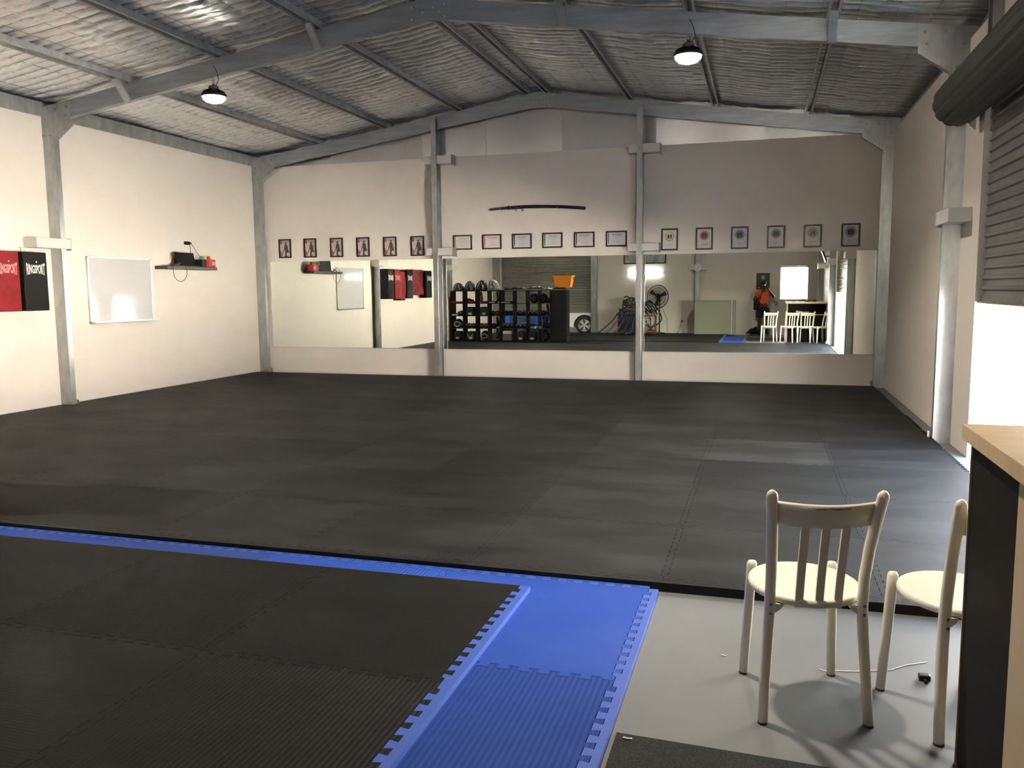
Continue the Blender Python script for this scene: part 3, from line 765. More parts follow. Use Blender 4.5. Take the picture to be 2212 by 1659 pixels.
# ------------------------------------------------------------------ counter
t = thing('counter', 'high counter with pale timber top and charcoal side panel at the right', 'counter', (1.05, 2.4, FZ)); org = (1.05, 2.4, FZ)
MB().box(0.572, 1.93, 0.955, 1.66, 2.715, 1.0).build('top', BEECH, t, org, bevel=0.002)
MB().box(0.60, 2.235, FZ, 0.615, 2.695, 0.955).build('side_panel', LAMINATE, t, org)
o = MB().box(0.6005, 1.95, FZ, 0.615, 2.235, 0.955).build('side_panel', CREAM, t, org); o['label'] = 'cream end board'
m = MB().box(0.615, 2.25, FZ, 1.60, 2.27, 0.955); m.build('back_panel', LAMINATE, t, org)
m = MB().box(1.585, 2.235, FZ, 1.625, 2.695, 0.955); o = m.build('side_panel', CREAM, t, org); o['label'] = 'cream right end panel'
o = MB().box(0.595, 2.695, FZ, 0.625, 2.70, 0.955).build('front_edge', CREAM, t, org)
MB().box(0.615, 2.27, 0.655, 1.585, 2.69, 0.675).build('shelf', CREAM, t, org)
MB().box(0.615, 2.55, FZ+0.01, 1.585, 2.565, 0.655).build('lower_panel', LAMINATE, t, org)
m = MB().rbox(0.735, 2.385, 1.0, 0.80, 2.405, 1.018, 0.003)
tag(m.build('usb_stick', M('dull mauve plastic', (0.22,0.13,0.12), 0.4), None, (0.76,2.39,1.0)), 'small mauve plastic stick lying on the counter top', 'memory stick')
m = MB().rbox(0.62,2.05,1.0,0.98,2.36,1.028,0.008)
tag(m.build('notebook', M('white booklet', (0.7,0.7,0.68), 0.5), None, (0.8,2.2,1.0)), 'white booklet lying at the left end of the counter top', 'book') if False else None
# clothes on the counter, seen in the mirror only
m = MB()
for k in range(9):
    m.ball((0.95+0.045*k, 2.22+0.02*math.sin(k*2), 1.035+0.01*math.sin(k*1.3)), 0.055+0.01*math.sin(k*3), 0.07, 0.035, 10, 6)
tag(m.build('jacket', M('olive cloth', (0.09,0.09,0.05), 0.9, bump=0.3, bscale=60), None, (1.1,2.2,1.0)), 'crumpled olive jacket on the counter in front of the rear window', 'jacket')
CLEAR = M('grey tumbler plastic', (0.45,0.46,0.46), 0.2)
for i, (x, lb) in enumerate(((0.86,'small grey tumbler on the counter shelf, left of the white bowl'),)):
    m = MB().lathe([(0.03,0.0),(0.036,0.10),(0.034,0.10),(0.028,0.006)], (x,2.62,0.675), n=16)
    tag(m.build('tumbler', CLEAR, None, (x,2.62,0.675)), lb, 'cup')
m = MB().lathe([(0.06,0.0),(0.10,0.055),(0.118,0.062),(0.118,0.068),(0.095,0.06),(0.055,0.008)], (1.06,2.58,0.675), n=24)
tag(m.build('bowl', PRINTW, None, (1.06,2.58,0.675)), 'white rimmed bowl on the counter shelf', 'bowl')

# ------------------------------------------------------------------ whiteboard
t = thing('whiteboard', 'glossy whiteboard with aluminium frame on the left wall', 'whiteboard', (XL, 9.56, 1.0)); org = (XL, 9.56, 1.0)
y0, y1, z0, z1 = 8.975, 10.155, 1.008, 1.872
MB().box(XL+0.004, y0, z0, XL+0.024, y1, z1).build('board', WBOARD, t, org)
m = MB()
for a in ((y0-.008,z0-.008,y1+.008,z0+.012),(y0-.008,z1-.012,y1+.008,z1+.008),(y0-.008,z0,y0+.012,z1),(y1-.012,z0,y1+.008,z1)): m.box(XL+0.002, a[0], a[1], XL+0.030, a[2], a[3])
m.build('frame', ALU, t, org)
m = MB().box(XL+0.03, y0+0.02, z0-0.012, XL+0.075, y1+0.03, z0-0.006); m.box(XL+0.071, y0+0.02, z0-0.012, XL+0.075, y1+0.03, z0+0.004); m.build('pen_tray', ALU, t, org)
for yy in (y0-.006, y1-.016):
    for zz in (z0-.006, z1-.016): MB().box(XL+0.001, yy, zz, XL+0.033, yy+.022, zz+.022).build('corner_cap', BLACK if False else STEELB, t, org)

# ------------------------------------------------------------------ wall shelf with sound gear
SH = M('dark stained shelf', (0.055,0.042,0.032), 0.45, noise=0.2, nscale=5, stretch=(1,8,1))
m = MB().box(XL, 10.27, 1.735, -8.27, 11.43, 1.780)
tag(m.build('wall_shelf', SH, None, (XL,10.85,1.75), bevel=0.003), 'dark floating shelf on the left wall right of the whiteboard', 'shelf')
t = thing('laptop', 'black laptop standing open on the dark wall shelf', 'laptop', (-8.38, 10.8, 1.78), rz=0); org = (-8.38, 10.8, 1.78)
m = MB().add([(-8.345,10.60,1.785),(-8.345,11.02,1.785),(-8.375,11.00,1.99),(-8.375,10.58,1.99),(-8.357,10.60,1.785),(-8.357,11.02,1.785),(-8.387,11.00,1.99),(-8.387,10.58,1.99)],
    [(0,1,2,3),(7,6,5,4),(0,4,5,1),(1,5,6,2),(2,6,7,3),(3,7,4,0)])
m.build('screen', BLACK, t, org)
MB().rbox(-8.47,10.59,1.780,-8.30,11.06,1.797,0.004).build('keyboard_base', BLACK, t, org)
RED = M('red plastic', (0.52,0.045,0.045), 0.35)
t = thing('radio', 'boxy red and black radio at the right end of the wall shelf', 'radio', (-8.38, 11.3, 1.78)); org = (-8.38, 11.3, 1.78)
MB().rbox(-8.43,11.10,1.781,-8.30,11.20,1.895,0.008).build('speaker_end', BLACK, t, org)
b = MB().rbox(-8.44,11.20,1.781,-8.285,11.42,1.900,0.010).build('case', RED, t, org)
o = MB().box(-8.2855,11.325,1.815,-8.283,11.40,1.865).build('label_plate', M('pink label', (0.75,0.35,0.33), 0.4), t, org)
for z in (1.805,1.84,1.875): MB().cyl((-8.286,11.235,z),(-8.278,11.235,z),0.011,n=12).build('knob', M('dark red knob', (0.15,0.01,0.01), 0.3), t, org)
MB().tube([(-8.36,11.21,1.90),(-8.36,11.22,1.915),(-8.36,11.40,1.915),(-8.36,11.41,1.90)],0.006).build('handle', BLACK, t, org)
for y, cl, nm in ((11.165,(0.10,0.42,0.36),'teal'),(11.255,(0.72,0.62,0.12),'yellow'),(11.345,(0.62,0.06,0.05),'red')):
    m = MB().lathe([(0.036,0),(0.034,0.012),(0.028,0.014),(0.024,0.05),(0.010,0.056)], (-8.36,y,1.90 if nm != 'teal' else 1.897), n=18)
    tag(m.build('marker_cone', M(nm+' plastic', cl, 0.4), None, (-8.36,y,1.9)), nm+' marker cone stacked on top of the red radio', 'sport cone', 'marker cones on the radio')
m = MB().rbox(XL,10.94,2.115,XL+0.012,11.05,2.175,0.003)
t = thing('wall_socket', 'power socket with two black plugs above the laptop', 'socket', (XL,11.0,2.14)); org = (XL,11.0,2.14)
m.build('face_plate', WHITE2, t, org)
for y, r in ((10.955,0.026),(11.01,0.026),(11.045,0.014)): MB().cyl((XL+0.012,y,2.145),(XL+0.05,y,2.14),r,n=12).build('plug', BLACK, t, org)
CORD = M('dark cable', (0.05,0.045,0.035), 0.5)
tag(MB().tube([(XL+.045,11.01,2.14),(-8.43,11.015,2.05),(-8.42,10.99,1.96),(-8.41,10.99,1.80)],0.004,n=6).build('power_cord', CORD, None, (-8.42,11,2)), 'thin cord hanging straight from the socket to the laptop', 'cord')
tag(MB().tube([(XL+.045,11.05,2.14),(-8.43,11.08,2.09),(-8.42,11.14,2.01),(-8.41,11.20,1.95),(-8.42,11.22,1.90),(-8.455,11.20,1.86)],0.004,n=6).build('power_cord', CORD, None, (-8.42,11.1,2)), 'thin cord sagging from the socket to the red radio', 'cord')
pts = []
for k in range(26):
    a = PI*0.62+2*PI*k/25*0.80
    pts.append((-8.262, 10.535+0.152*math.cos(a), 1.70+0.145*math.sin(a)))
tag(MB().tube(pts,0.004,n=6).build('cable_loop', CORD, None, (-8.26,10.6,1.7)), 'round loop of cable hanging below the wall shelf', 'cable')
mb = MB()
for k in range(6): mb.tube([(-8.32+0.01*k,10.46+0.012*k,1.785),(-8.30,10.50+0.02*k,1.81+0.005*k),(-8.31,10.58,1.80+0.006*k)],0.005,n=5)
tag(mb.build('cable_bundle', CORD, None, (-8.3,10.5,1.78)), 'tangle of black cables on the wall shelf left of the laptop', 'cable')

# ------------------------------------------------------------------ strike pads on the left wall
def bowed(txt, width, height, bold=0.0):
    m = text_mb(txt, 1.0, bold=bold)
    xs_ = [v[0] for v in m.v]; ys_ = [v[1] for v in m.v]
    x0, x1, y0, y1 = min(xs_), max(xs_), min(ys_), max(ys_)
    out_ = []
    for v in m.v:
        u = (v[0]-x0)/(x1-x0)*2-1; q = (v[1]-y0)/(y1-y0)*2-1
        out_.append((u*width/2, q*height/2*(0.72+0.38*u*u), 0))
    m.v = out_; return m
def to_wall_left(m, x, y, z):    # text plane facing +x, reading along +y
    m.v = [(x, y+v[0], z+v[1]) for v in m.v]; return m
pads = [(7.79,8.13,'blk','black strike shield with white lettering, nearest the wall column'),
        (7.42,7.735,'red','red strike shield with faded lettering next to the black one'),
        (7.06,7.40,'redc','curved plain red strike shield, third from the column'),
        (6.68,7.04,'blk','black lettered strike shield between the curved red and the wrinkled red'),
        (5.86,6.66,'wide','wide wrinkled dark red strike shield with a centre seam'),
        (5.45,5.82,'blk','black lettered strike shield furthest from the column')]
DRED = M('dark red wrinkled vinyl', (0.19,0.015,0.022), 0.4, noise=0.3, nscale=8, bump=0.9, bscale=9, bdist=0.03)
for y0, y1, kind, lb in pads:
    z0, z1 = 1.195, 1.885
    if kind == 'redc': z0, z1 = 1.15, 1.84
    if kind == 'wide': z0, z1 = 1.27, 1.90
    t = thing('strike_shield', lb, 'strike pad', (XL, (y0+y1)/2, z0), group='strike shields hung on the left wall'); org = (XL, (y0+y1)/2, z0)
    mt = {'blk': VINBLK, 'red': VINRED, 'redc': VINRED, 'wide': DRED}[kind]
    m = MB()
    if kind in ('blk', 'red'):
        m.rbox(XL+0.02, y0, z0, XL+0.225, y1, z1, 0.014, 3)
    else:
        n = 12; vs = []; fs = []; D_ = 0.20
        for i in range(n+1):
            q = i/n; z = z0+(z1-z0)*q; bul = 0.05*math.sin(PI*q)+(0.012*math.sin(q*26) if kind == 'wide' else 0)
            wv = 0.006*math.sin(q*17)
            for j in range(9):
                s = j/8; yy = y0+wv+(y1-y0)*s
                e = 0.03*(1-(2*s-1)**4)-(0.02*max(0, 1-abs(s-0.5)*14) if kind == 'wide' else 0)
                vs.append((XL+0.20+e+bul*(0.6 if kind == 'redc' else -0.4)-0.03, yy, z))
            for j in range(9):
                s = 1-j/8; vs.append((XL+0.02+bul*0.5, y0+wv+(y1-y0)*s, z))
        for i in range(n):
            for j in range(18): fs.append((i*18+j, i*18+(j+1) % 18, (i+1)*18+(j+1) % 18, (i+1)*18+j))
        fs.append(tuple(reversed(range(18)))); fs.append(tuple(n*18+j for j in range(18)))
        m.add(vs, fs, True); m.sm[-1] = False; m.sm[-2] = False
    p = m.build('pad_body', mt, t, org)
    yc = (y0+y1)/2
    MB().tube([(XL+0.0,yc,z1+0.055),(XL+0.02,yc,z1+0.06),(XL+0.025,yc,z1+0.035),(XL+0.02,yc,z1-0.01)],0.004,n=6).build('hook', STEELB, t, org)
    if kind in ('blk', 'red'):
        tm = bowed('RINGSPORT', 0.265 if kind == 'blk' else 0.25, 0.138, bold=0.03)
        to_wall_left(tm, XL+0.2265, yc, z1-0.20)
        tm.build('lettering', PRINTW if kind == 'blk' else M('faded pink print', (0.80,0.38,0.36), 0.5), p, org)
        MB().cyl((XL+0.2252,yc+0.015,z1-0.115),(XL+0.2265,yc+0.015,z1-0.115),0.010,n=8).build('badge', ALU, p, org)

# ------------------------------------------------------------------ framed prints on the mirror wall
WY = BL-0.001
def frame_mb(x, z, w_, h_, y=WY, th=0.022, d=0.02, sgn=-1):
    m = MB(); x0, x1, z0, z1 = x-w_/2, x+w_/2, z-h_/2, z+h_/2
    ya, yb = (y-d, y) if sgn < 0 else (y, y+d)
    i0, i1, k0, k1 = x0+th, x1-th, z0+th, z1-th
    yf_ = ya if sgn < 0 else yb; yk = yb if sgn < 0 else ya
    v = [(x0,yf_,z0),(x1,yf_,z0),(x1,yf_,z1),(x0,yf_,z1),(i0,yf_,k0),(i1,yf_,k0),(i1,yf_,k1),(i0,yf_,k1),
         (x0,yk,z0),(x1,yk,z0),(x1,yk,z1),(x0,yk,z1),(i0,yk,k0),(i1,yk,k0),(i1,yk,k1),(i0,yk,k1)]
    f = []
    for a in range(4):
        b = (a+1) % 4
        f += [(a,b,4+b,4+a),(8+a,12+a,12+b,8+b),(a,8+a,8+b,b),(4+a,4+b,12+b,12+a)]
    return m.add(v, f)
def flat(poly, x, z, y): return MB().add([(x+p[0], y, z+p[1]) for p in poly], [tuple(range(len(poly)))])
REDINK = M('red print', (0.42,0.10,0.11), 0.5); INK = M('dark print ink', (0.075,0.062,0.055), 0.5); INK2 = M('soft grey print ink', (0.30,0.28,0.27), 0.5)
POSTBG = M('pinkish poster paper', (0.56,0.50,0.48), 0.5, noise=0.08, nscale=20)
def bars(rows, y):
    m = MB()
    for x0, z0, x1, z1, n in rows:       # rows of small dashes too small to read
        wv = (x1-x0)/n
        for k in range(n):
            q = wv*(0.62+0.3*rnd.random())
            m.add([(x0+k*wv,y,z0),(x0+k*wv+q,y,z0),(x0+k*wv+q,y,z1),(x0+k*wv,y,z1)], [(0,1,2,3)])
    return m
# six identical posters: a standing man in a hat in silhouette
posters = [-7.961,-7.471,-6.967,-6.472,-5.977,-5.484]
px0, pz0 = posters[0], 2.131
t = thing('framed_poster', '', 'picture', (px0, WY, pz0), group='black framed posters of a man in silhouette'); org = (px0, WY, pz0)
frame_mb(px0, pz0, 0.238, 0.323).build('frame', FRAME, t, org)
pr = flat([(-.098,-.14),(.098,-.14),(.098,.14),(-.098,.14)], px0, pz0, WY-0.006).build('print', POSTBG, t, org)
m = MB()
for poly in ([(-.098,.14),(-.055,.14),(-.050,.085),(-.075,.07),(-.098,.09)], [(-.098,-.02),(-.075,-.055),(-.045,-.085),(-.065,-.14),(-.098,-.14)]):
    m.add([(px0+p[0], WY-0.0065, pz0+p[1]) for p in poly], [tuple(range(len(poly)))])
m.build('red_brush_mark', REDINK, pr, org)
m = MB()
body = [(-.010,-.138),(.0,-.06),(-.004,-.005),(-.022,-.045),(-.042,-.085),(-.050,-.083),(-.030,-.03),(-.012,.03),(-.006,.062),(.008,.072),(.010,.082),(-.012,.084),(-.012,.090),(.002,.094),(.004,.108),(.026,.108),(.030,.094),(.044,.090),(.044,.084),(.026,.082),(.028,.072),(.046,.058),(.056,.02),(.060,-.02),(.072,-.045),(.080,-.07),(.070,-.11),(.055,-.138)]
m.add([(px0+p[0], WY-0.007, pz0+p[1]) for p in body], [tuple(range(len(body)))])
m.build('silhouette', INK, pr, org)
bars([(-.048,.118,.082,.128,9),(-.042,.100,.078,.108,8)], 0).xf(Matrix.Translation((px0, WY-0.0075, pz0))).build('heading', INK, pr, org)
bars([(-.080,.048,-.035,.052,5),(-.084,.0,-.070,.008,2),(-.084,.018,-.070,.026,2),(-.055,.01,-.047,.030,1),(-.085,-.132,-.02,-.126,8)], 0).xf(Matrix.Translation((px0, WY-0.0070, pz0))).build('small_print', INK2, pr, org)
m = MB()
hexa = [(.058+.034*math.cos(PI/3*k), -.098+.034*math.sin(PI/3*k)) for k in range(6)]
m.add([(px0+p[0], WY-0.0078, pz0+p[1]) for p in hexa], [tuple(range(6))])
m.build('logo', PRINTW, pr, org)
m = MB()
for k in range(6):
    a = PI/3*k+PI/6; m.add([(px0+.058+r_*math.cos(a+d_), WY-0.0084, pz0-.098+r_*math.sin(a+d_)) for r_, d_ in ((.012,-.4),(.026,-.16),(.026,.16),(.012,.4))], [(0,1,2,3)])
m.build('logo_mark', INK, pr, org)
for i, x in enumerate(posters):
    o = t if i == 0 else dup(t, (x, WY, 2.133-0.0025*i))
    o['label'] = 'black framed poster of a silhouetted man, %s from the left corner of the mirror wall' % nth[i]
# belt certificates
belts = [('YELLOW BELT',(0.75,0.42,0.08),(0.62,0.56,0.40),(0.70,0.66,0.58)),('ORANGE BELT',(0.45,0.10,0.07),(0.40,0.22,0.18),(0.72,0.64,0.60)),('BLUE BELT',(0.03,0.03,0.16),(0.16,0.15,0.22),(0.62,0.59,0.64)),
         ('GREEN BELT',(0.03,0.08,0.05),(0.20,0.24,0.20),(0.64,0.66,0.60)),('BROWN BELT',(0.07,0.05,0.045),(0.13,0.11,0.10),(0.62,0.59,0.58)),('BLACK BELT',(0.12,0.12,0.13),(0.14,0.13,0.14),(0.60,0.57,0.60))]
certx = [-4.694,-4.194,-3.693,-3.195,-2.686,-2.183]; certz = [2.160,2.159,2.156,2.158,2.156,2.158]
tint = ['yellow','orange','blue','green','brown','black']
for i, x in enumerate(certx):
    z = certz[i]; org = (x, WY, z); txt, rib, ink, wm = belts[i]
    t = thing('framed_certificate', 'black framed %s belt certificate with a %s ribbon stripe at its left' % (tint[i], ['gold','dull red','navy','dark green','dark brown','grey'][i]), 'certificate', org, group='belt certificates')
    frame_mb(x, z, 0.325, 0.236).build('frame', FRAME, t, org)
    pr = flat([(-.142,-.097),(.142,-.097),(.142,.097),(-.142,.097)], x, z, WY-0.006).build('print', PAPER, t, org)
    flat([(-.098,-.085),(.122,-.085),(.122,.09),(-.098,.09)], x, z, WY-0.0064).build('tinted_field', M(tint[i]+' tinted field', wm, 0.5), pr, org)
    im = M(tint[i]+' certificate ink', ink, 0.5)
    flat([(-.130,-.078),(-.112,-.078),(-.112,.097),(-.130,.097)], x, z, WY-0.007).build('belt_stripe', M(tint[i]+' belt print', rib, 0.5), pr, org)
    m = MB().add([(x-.121+.013*math.cos(2*PI*k/10), WY-0.0075, z-.070+.017*math.sin(2*PI*k/10)) for k in range(10)], [tuple(range(10))]); m.build('belt_knot', M(tint[i]+' knot print', tuple(0.5*c+0.25 for c in rib), 0.5), pr, org)
    tm = text_mb(txt, 0.030, bold=0.0006); tm.v = [(x+0.012+v[0]*0.86, WY-0.0075, z+0.062+v[1]) for v in tm.v]; tm.build('heading', im, pr, org)
    m = bars([(-.035,.040,.060,.044,10),(-.015,.020,.040,.023,6),(-.02,-.035,.045,-.032,7),(-.045,-.050,.070,-.045,12),(-.03,-.062,.05,-.060,8),(-.02,.0,.045,.003,6)], 0)
    m2 = bars([(.128,-.05,.134,-.035,1),(.128,-.03,.134,-.015,1),(.128,-.01,.134,.005,1),(.128,.012,.134,.028,1),(.128,.033,.134,.048,1)], 0); m.add(m2.v, m2.f)
    m.xf(Matrix.Translation((x, WY-0.0072, z))).build('small_print', M(tint[i]+' pale ink', tuple(min(1, 0.55*c+0.25) for c in ink), 0.5), pr, org)
# six emblem prints
embx = [-1.375,-0.864,-0.354,0.155,0.659,1.168]; names_ = ['YELLOW','ORANGE','BLUE','GREEN','BROWN','BLACK']
einks = [(0.10,0.10,0.02),(0.10,0.02,0.018),(0.02,0.03,0.04),(0.025,0.032,0.026),(0.035,0.03,0.022),(0.018,0.018,0.016)]
efill = [(0.80,0.78,0.30),(0.35,0.16,0.14),(0.16,0.19,0.22),(0.20,0.23,0.20),(0.32,0.29,0.24),(0.06,0.058,0.05)]
epap = [(0.78,0.76,0.74),(0.70,0.66,0.64),(0.60,0.64,0.68),(0.62,0.65,0.62),(0.60,0.59,0.55),(0.55,0.54,0.52)]
for i, x in enumerate(embx):
    z = 2.125; org = (x, WY, z)
    t = thing('framed_emblem', 'black framed print of a round %s emblem with two figures' % ['yellow','dark red','slate blue','grey green','brown','dense black'][i], 'picture', org, group='emblem prints right of the certificates')
    if i >= 4: t['label'] += ', creased plastic cover' if i == 4 else ', nearest the right corner'
    frame_mb(x, z, 0.250, 0.327, th=0.023).build('frame', M('black brown frame', (0.022,0.016,0.010), 0.4) if i == 0 else bpy.data.materials['black brown frame'], t, org)
    pr = flat([(-.103,-.141),(.103,-.141),(.103,.141),(-.103,.141)], x, z, WY-0.006).build('print', M('emblem paper '+names_[i].lower(), epap[i], 0.45), t, org)
    im = M('emblem ink '+names_[i].lower(), einks[i], 0.5); fm = M('emblem fill '+names_[i].lower(), efill[i], 0.5)
    cz = z+0.045
    R1 = 0.055 if i < 5 else 0.048
    MB().add([(x+R1*math.cos(2*PI*k/28), WY-0.0064, cz+R1*math.sin(2*PI*k/28)) for k in range(28)], [tuple(range(28))]).build('emblem_disc', fm, pr, org)
    m = MB()
    nr = 22+2*(i > 3)
    for k in range(nr):                 # rays of the wreath
        a = 2*PI*k/nr; r0, r1_ = (0.050, 0.072) if i < 5 else (0.038, 0.078)
        if i == 0 and 0.2*PI < (a % (2*PI)) < 0.8*PI: r0 = 0.060
        m.add([(x+r_*math.cos(a+d), WY-0.007, cz+r_*math.sin(a+d)) for r_, d in ((r0,-.05),(r1_,-.075),(r1_,.06),(r0,.05))], [(0,1,2,3)])
    for sgn in (-1, 1):                 # two sparring figures
        f_ = [(.002,-.03),(.034,-.03),(.030,-.01),(.034,.012),(.024,.018),(.026,.030),(.014,.034),(.010,.022),(.004,.010),(-.004,.014),(-.006,.006),(.008,-.004)]
        m.add([(x+sgn*p[0]*1.05, WY-0.0074, cz+p[1]*1.1+(0.003 if sgn > 0 else 0)) for p in f_], [tuple(range(len(f_)))])
    m.build('emblem_figures', im, pr, org)
    tm = text_mb(names_[i], 0.026, bold=0.0004); tm.v = [(x+v[0]*0.85, WY-0.007, z-0.085+v[1]) for v in tm.v]
    tm.build('caption', M('caption ink '+names_[i].lower(), (0.45,0.43,0.40) if i == 0 else (0.16,0.15,0.14), 0.5), pr, org)
    if i >= 4:
        m = MB()
        for (a0, b0, a1, b1) in (((-.075,.0,.02,.085),(.04,-.075,.09,-.02),(.05,-.13,.095,-.11)) if i == 4 else ((-.085,-.13,-.05,-.10),)):
            pts = [(x+a0+(a1-a0)*k/6, WY-0.0095, z+b0+(b1-b0)*(k/6)**0.7) for k in range(7)]
            m.tube(pts, [0.001,0.003,0.004,0.0035,0.003,0.002,0.001], n=6)
        m.build('creased_film', M('creased clear film %d' % i, (0.75,0.74,0.70), 0.12, spec=0.9), pr, org)

# ------------------------------------------------------------------ sword
t = thing('sword', 'long curved sword in a black scabbard hung above the certificates', 'sword', (-3.42, 12.88, 2.66)); org = (-3.42, 12.88, 2.66)
def sw(u): return (-4.215+1.557*u, 12.885, 2.662+(-0.032)*u+0.050*4*u*(1-u)*0.78)
N = 40
MB().tube([sw(0.225+0.775*k/30) for k in range(31)], [0.0235]*16+[0.024]*15, n=12, sy=0.6, up=(0,0,1)).build('scabbard', M('black lacquer', (0.018,0.011,0.008), 0.25), t, org)
h = MB().tube([sw(0.008+0.19*k/10) for k in range(11)], 0.0205, n=12, sy=0.7, up=(0,0,1)).build('handle', M('brown cord wrapping', (0.10,0.05,0.022), 0.7, bump=0.4, bscale=50), t, org)
m = MB()
for k in range(9):
    p = sw(0.025+0.165*k/8); m.add([(p[0]-.006,12.872,p[2]),(p[0],12.8715,p[2]-.006),(p[0]+.006,12.872,p[2]),(p[0],12.8715,p[2]+.006)], [(0,1,2,3)])
m.build('ray_skin_diamonds', M('pale ray skin', (0.45,0.38,0.26), 0.5), h, org)
p = sw(0.205); MB().cyl((p[0]-0.005,p[1],p[2]),(p[0]+0.005,p[1],p[2]-0.0005),0.033,n=18).build('guard', M('dark iron guard', (0.03,0.025,0.022), 0.4, metal=0.5), t, org)
p = sw(0.0); MB().tube([(p[0]-0.012,p[1],p[2]-0.002),(p[0]+0.012,p[1],p[2])],0.0185,n=12,sy=0.7).build('pommel_cap', M('silver cap', (0.35,0.33,0.3), 0.4, metal=0.8), t, org)
m = MB()
p = sw(0.30)
m.tube([(p[0]-0.03,12.868,p[2]),(p[0],12.866,p[2]-0.01),(p[0]+0.10,12.868,p[2]+0.004)],0.016,n=8,sy=0.4)
for dx in (-0.02,0.10,0.075):
    m.tube([(p[0]+dx-0.01,12.866,p[2]-0.01),(p[0]+dx,12.862,p[2]-0.035),(p[0]+dx-(0.01 if dx > .08 else -.0),12.864,p[2]-0.068)],[0.004,0.0045,0.008],n=6)
m.build('hanging_cord', M('black braided cord', (0.02,0.017,0.015), 0.8), t, org)
for u in (0.12, 0.29, 0.715):
    p = sw(u); m = MB().cyl((p[0],BL,p[2]-0.022),(p[0],12.866,p[2]-0.022),0.0035,n=6); m.cyl((p[0],12.866,p[2]-0.024),(p[0],12.866,p[2]-0.004),0.0035,n=6)
    m.cyl((p[0],BL,p[2]+0.028),(p[0],12.88,p[2]+0.028),0.0035,n=6); m.build('wall_pin', ALU, t, org)

# ------------------------------------------------------------------ black cube shelving (seen in the mirror)
SB = M('black shelving board', (0.010,0.009,0.010), 0.6, spec=0.15)
SX = [[-8.19,-7.835,-7.47,-7.125,-6.775],[-6.770,-6.41,-6.045,-5.72,-5.375]]
SZ = [0.0,0.335,0.675,1.01,1.345]; SY0, SY1 = 3.935, 4.32
for i in range(2):
    t = thing('cube_shelf', 'black open cube shelving unit, '+('left half under the body protectors' if i else 'half under the plastic sheet'), 'shelving', (SX[i][2], 4.13, 0), group='black cube shelving units'); org = (SX[i][2], 4.13, 0)
    t['label'] = 'black open cube shelving unit under the shiny body protectors' if i == 0 else 'black open cube shelving unit under the black plastic sheet'
    for k, x in enumerate(SX[i]):
        th = 0.02 if k in (0, 4) else 0.008
        xa = x if k == 0 else (x-th if k == 4 else x-th/2)
        MB().box(xa, SY0, 0.0, xa+th, SY1, 1.365).build('upright', SB, t, org)
    for k, z in enumerate(SZ):
        th = 0.02 if k in (0, 4) else 0.008
        MB().box(SX[i][0]+0.02, SY0+0.002, z, SX[i][4]-0.02, SY1-0.002, z+th).build('shelf_board', SB, t, org)
t = thing('cabinet', 'tall plain black cabinet at the end of the cube shelving', 'cabinet', (-5.15,4.1,0)); org = (-5.15,4.1,0)
MB().rbox(-5.365,3.935,0.0,-4.945,4.30,1.365,0.006).build('body', SB, t, org)
MB().box(-5.355,4.300,0.05,-5.16,4.306,1.35).build('door', BLACK, t, org); MB().box(-5.155,4.300,0.05,-4.955,4.306,1.35).build('door', BLACK, t, org)
for z in (0.34,0.68,1.0): MB().box(-4.945,3.945,z,-4.943,4.29,z+0.004).build('side_rail', M('dark grey strip', (0.06,0.06,0.06), 0.5) if z == 0.34 else bpy.data.materials['dark grey strip'], t, org)
m = MB().box(-8.33,4.02,0.0,-8.25,4.36,1.20)
tag(m.build('timber_board', M('raw plywood edge', (0.42,0.33,0.20), 0.7, noise=0.1, nscale=6), None, (-8.3,4.2,0)), 'tan board standing on edge between shelving and left wall', 'board')
# body protectors on top
def protector(x, w_, h_, mt, lab, lean=0.0):
    y = 4.13; z0 = 1.367
    t = thing('body_protector', lab, 'body protector', (x,y,z0), group='body protectors on the shelving'); org = (x,y,z0)
    n, m_ = 20, 10; vs = []; fs = []
    for i in range(m_+1):
        q = i/m_; hw = w_/2*(1-q**2.4)**0.55 if q < 1 else 0.0
        for k in range(n):
            a = 2*PI*k/n
            vs.append((x+lean*q+hw*math.cos(a)*(1 if math.cos(a) > 0 else 0.94), y+(0.14*(1-q*0.55))*math.sin(a)*(1 if i < m_ else 0), z0+h_*q+0.012*math.cos(2*a)*(1-q)))
    for i in range(m_):
        for k in range(n): fs.append((i*n+k, i*n+(k+1) % n, (i+1)*n+(k+1) % n, (i+1)*n+k))
    mb = MB(); mb.add(vs, fs, True); mb.f.append(list(reversed(range(n)))); mb.sm.append(False); mb.f.append([m_*n+k for k in range(n)]); mb.sm.append(True)
    mb.build('padded_shell', mt, t, org)
    mb = MB()
    for s in (-0.3, 0.3):
        mb.tube([(x+s*w_*0.9, y+0.118, z0+0.03),(x+s*w_*0.6+lean*.4, y+0.128, z0+h_*0.35),(x+s*w_*0.25+lean*.7, y+0.095, z0+h_*0.80)], 0.006, n=6)
    mb.build('piping', M('grey piping', (0.25,0.25,0.25), 0.3) if 'grey piping' not in bpy.data.materials else bpy.data.materials['grey piping'], t, org)
    return t, org
protector(-8.02,0.34,0.22,GLOSSBLK,'shiny black body protector at the wall end of the shelving, lowest of the four')
protector(-7.70,0.32,0.265,GLOSSBLK,'shiny black body protector, second from the left wall on the shelving',0.01)
protector(-7.36,0.36,0.285,GLOSSBLK,'shiny black body protector with bright ribs, third from the left wall',0.02)
SILV = M('silver grey patent vinyl', (0.22,0.22,0.22), 0.2, coat=0.5, bump=0.3, bscale=12, bdist=0.01)
t, org = protector(-6.98,0.36,0.30,SILV,'silver grey body protector with a round badge beside the plastic sheet',-0.05)
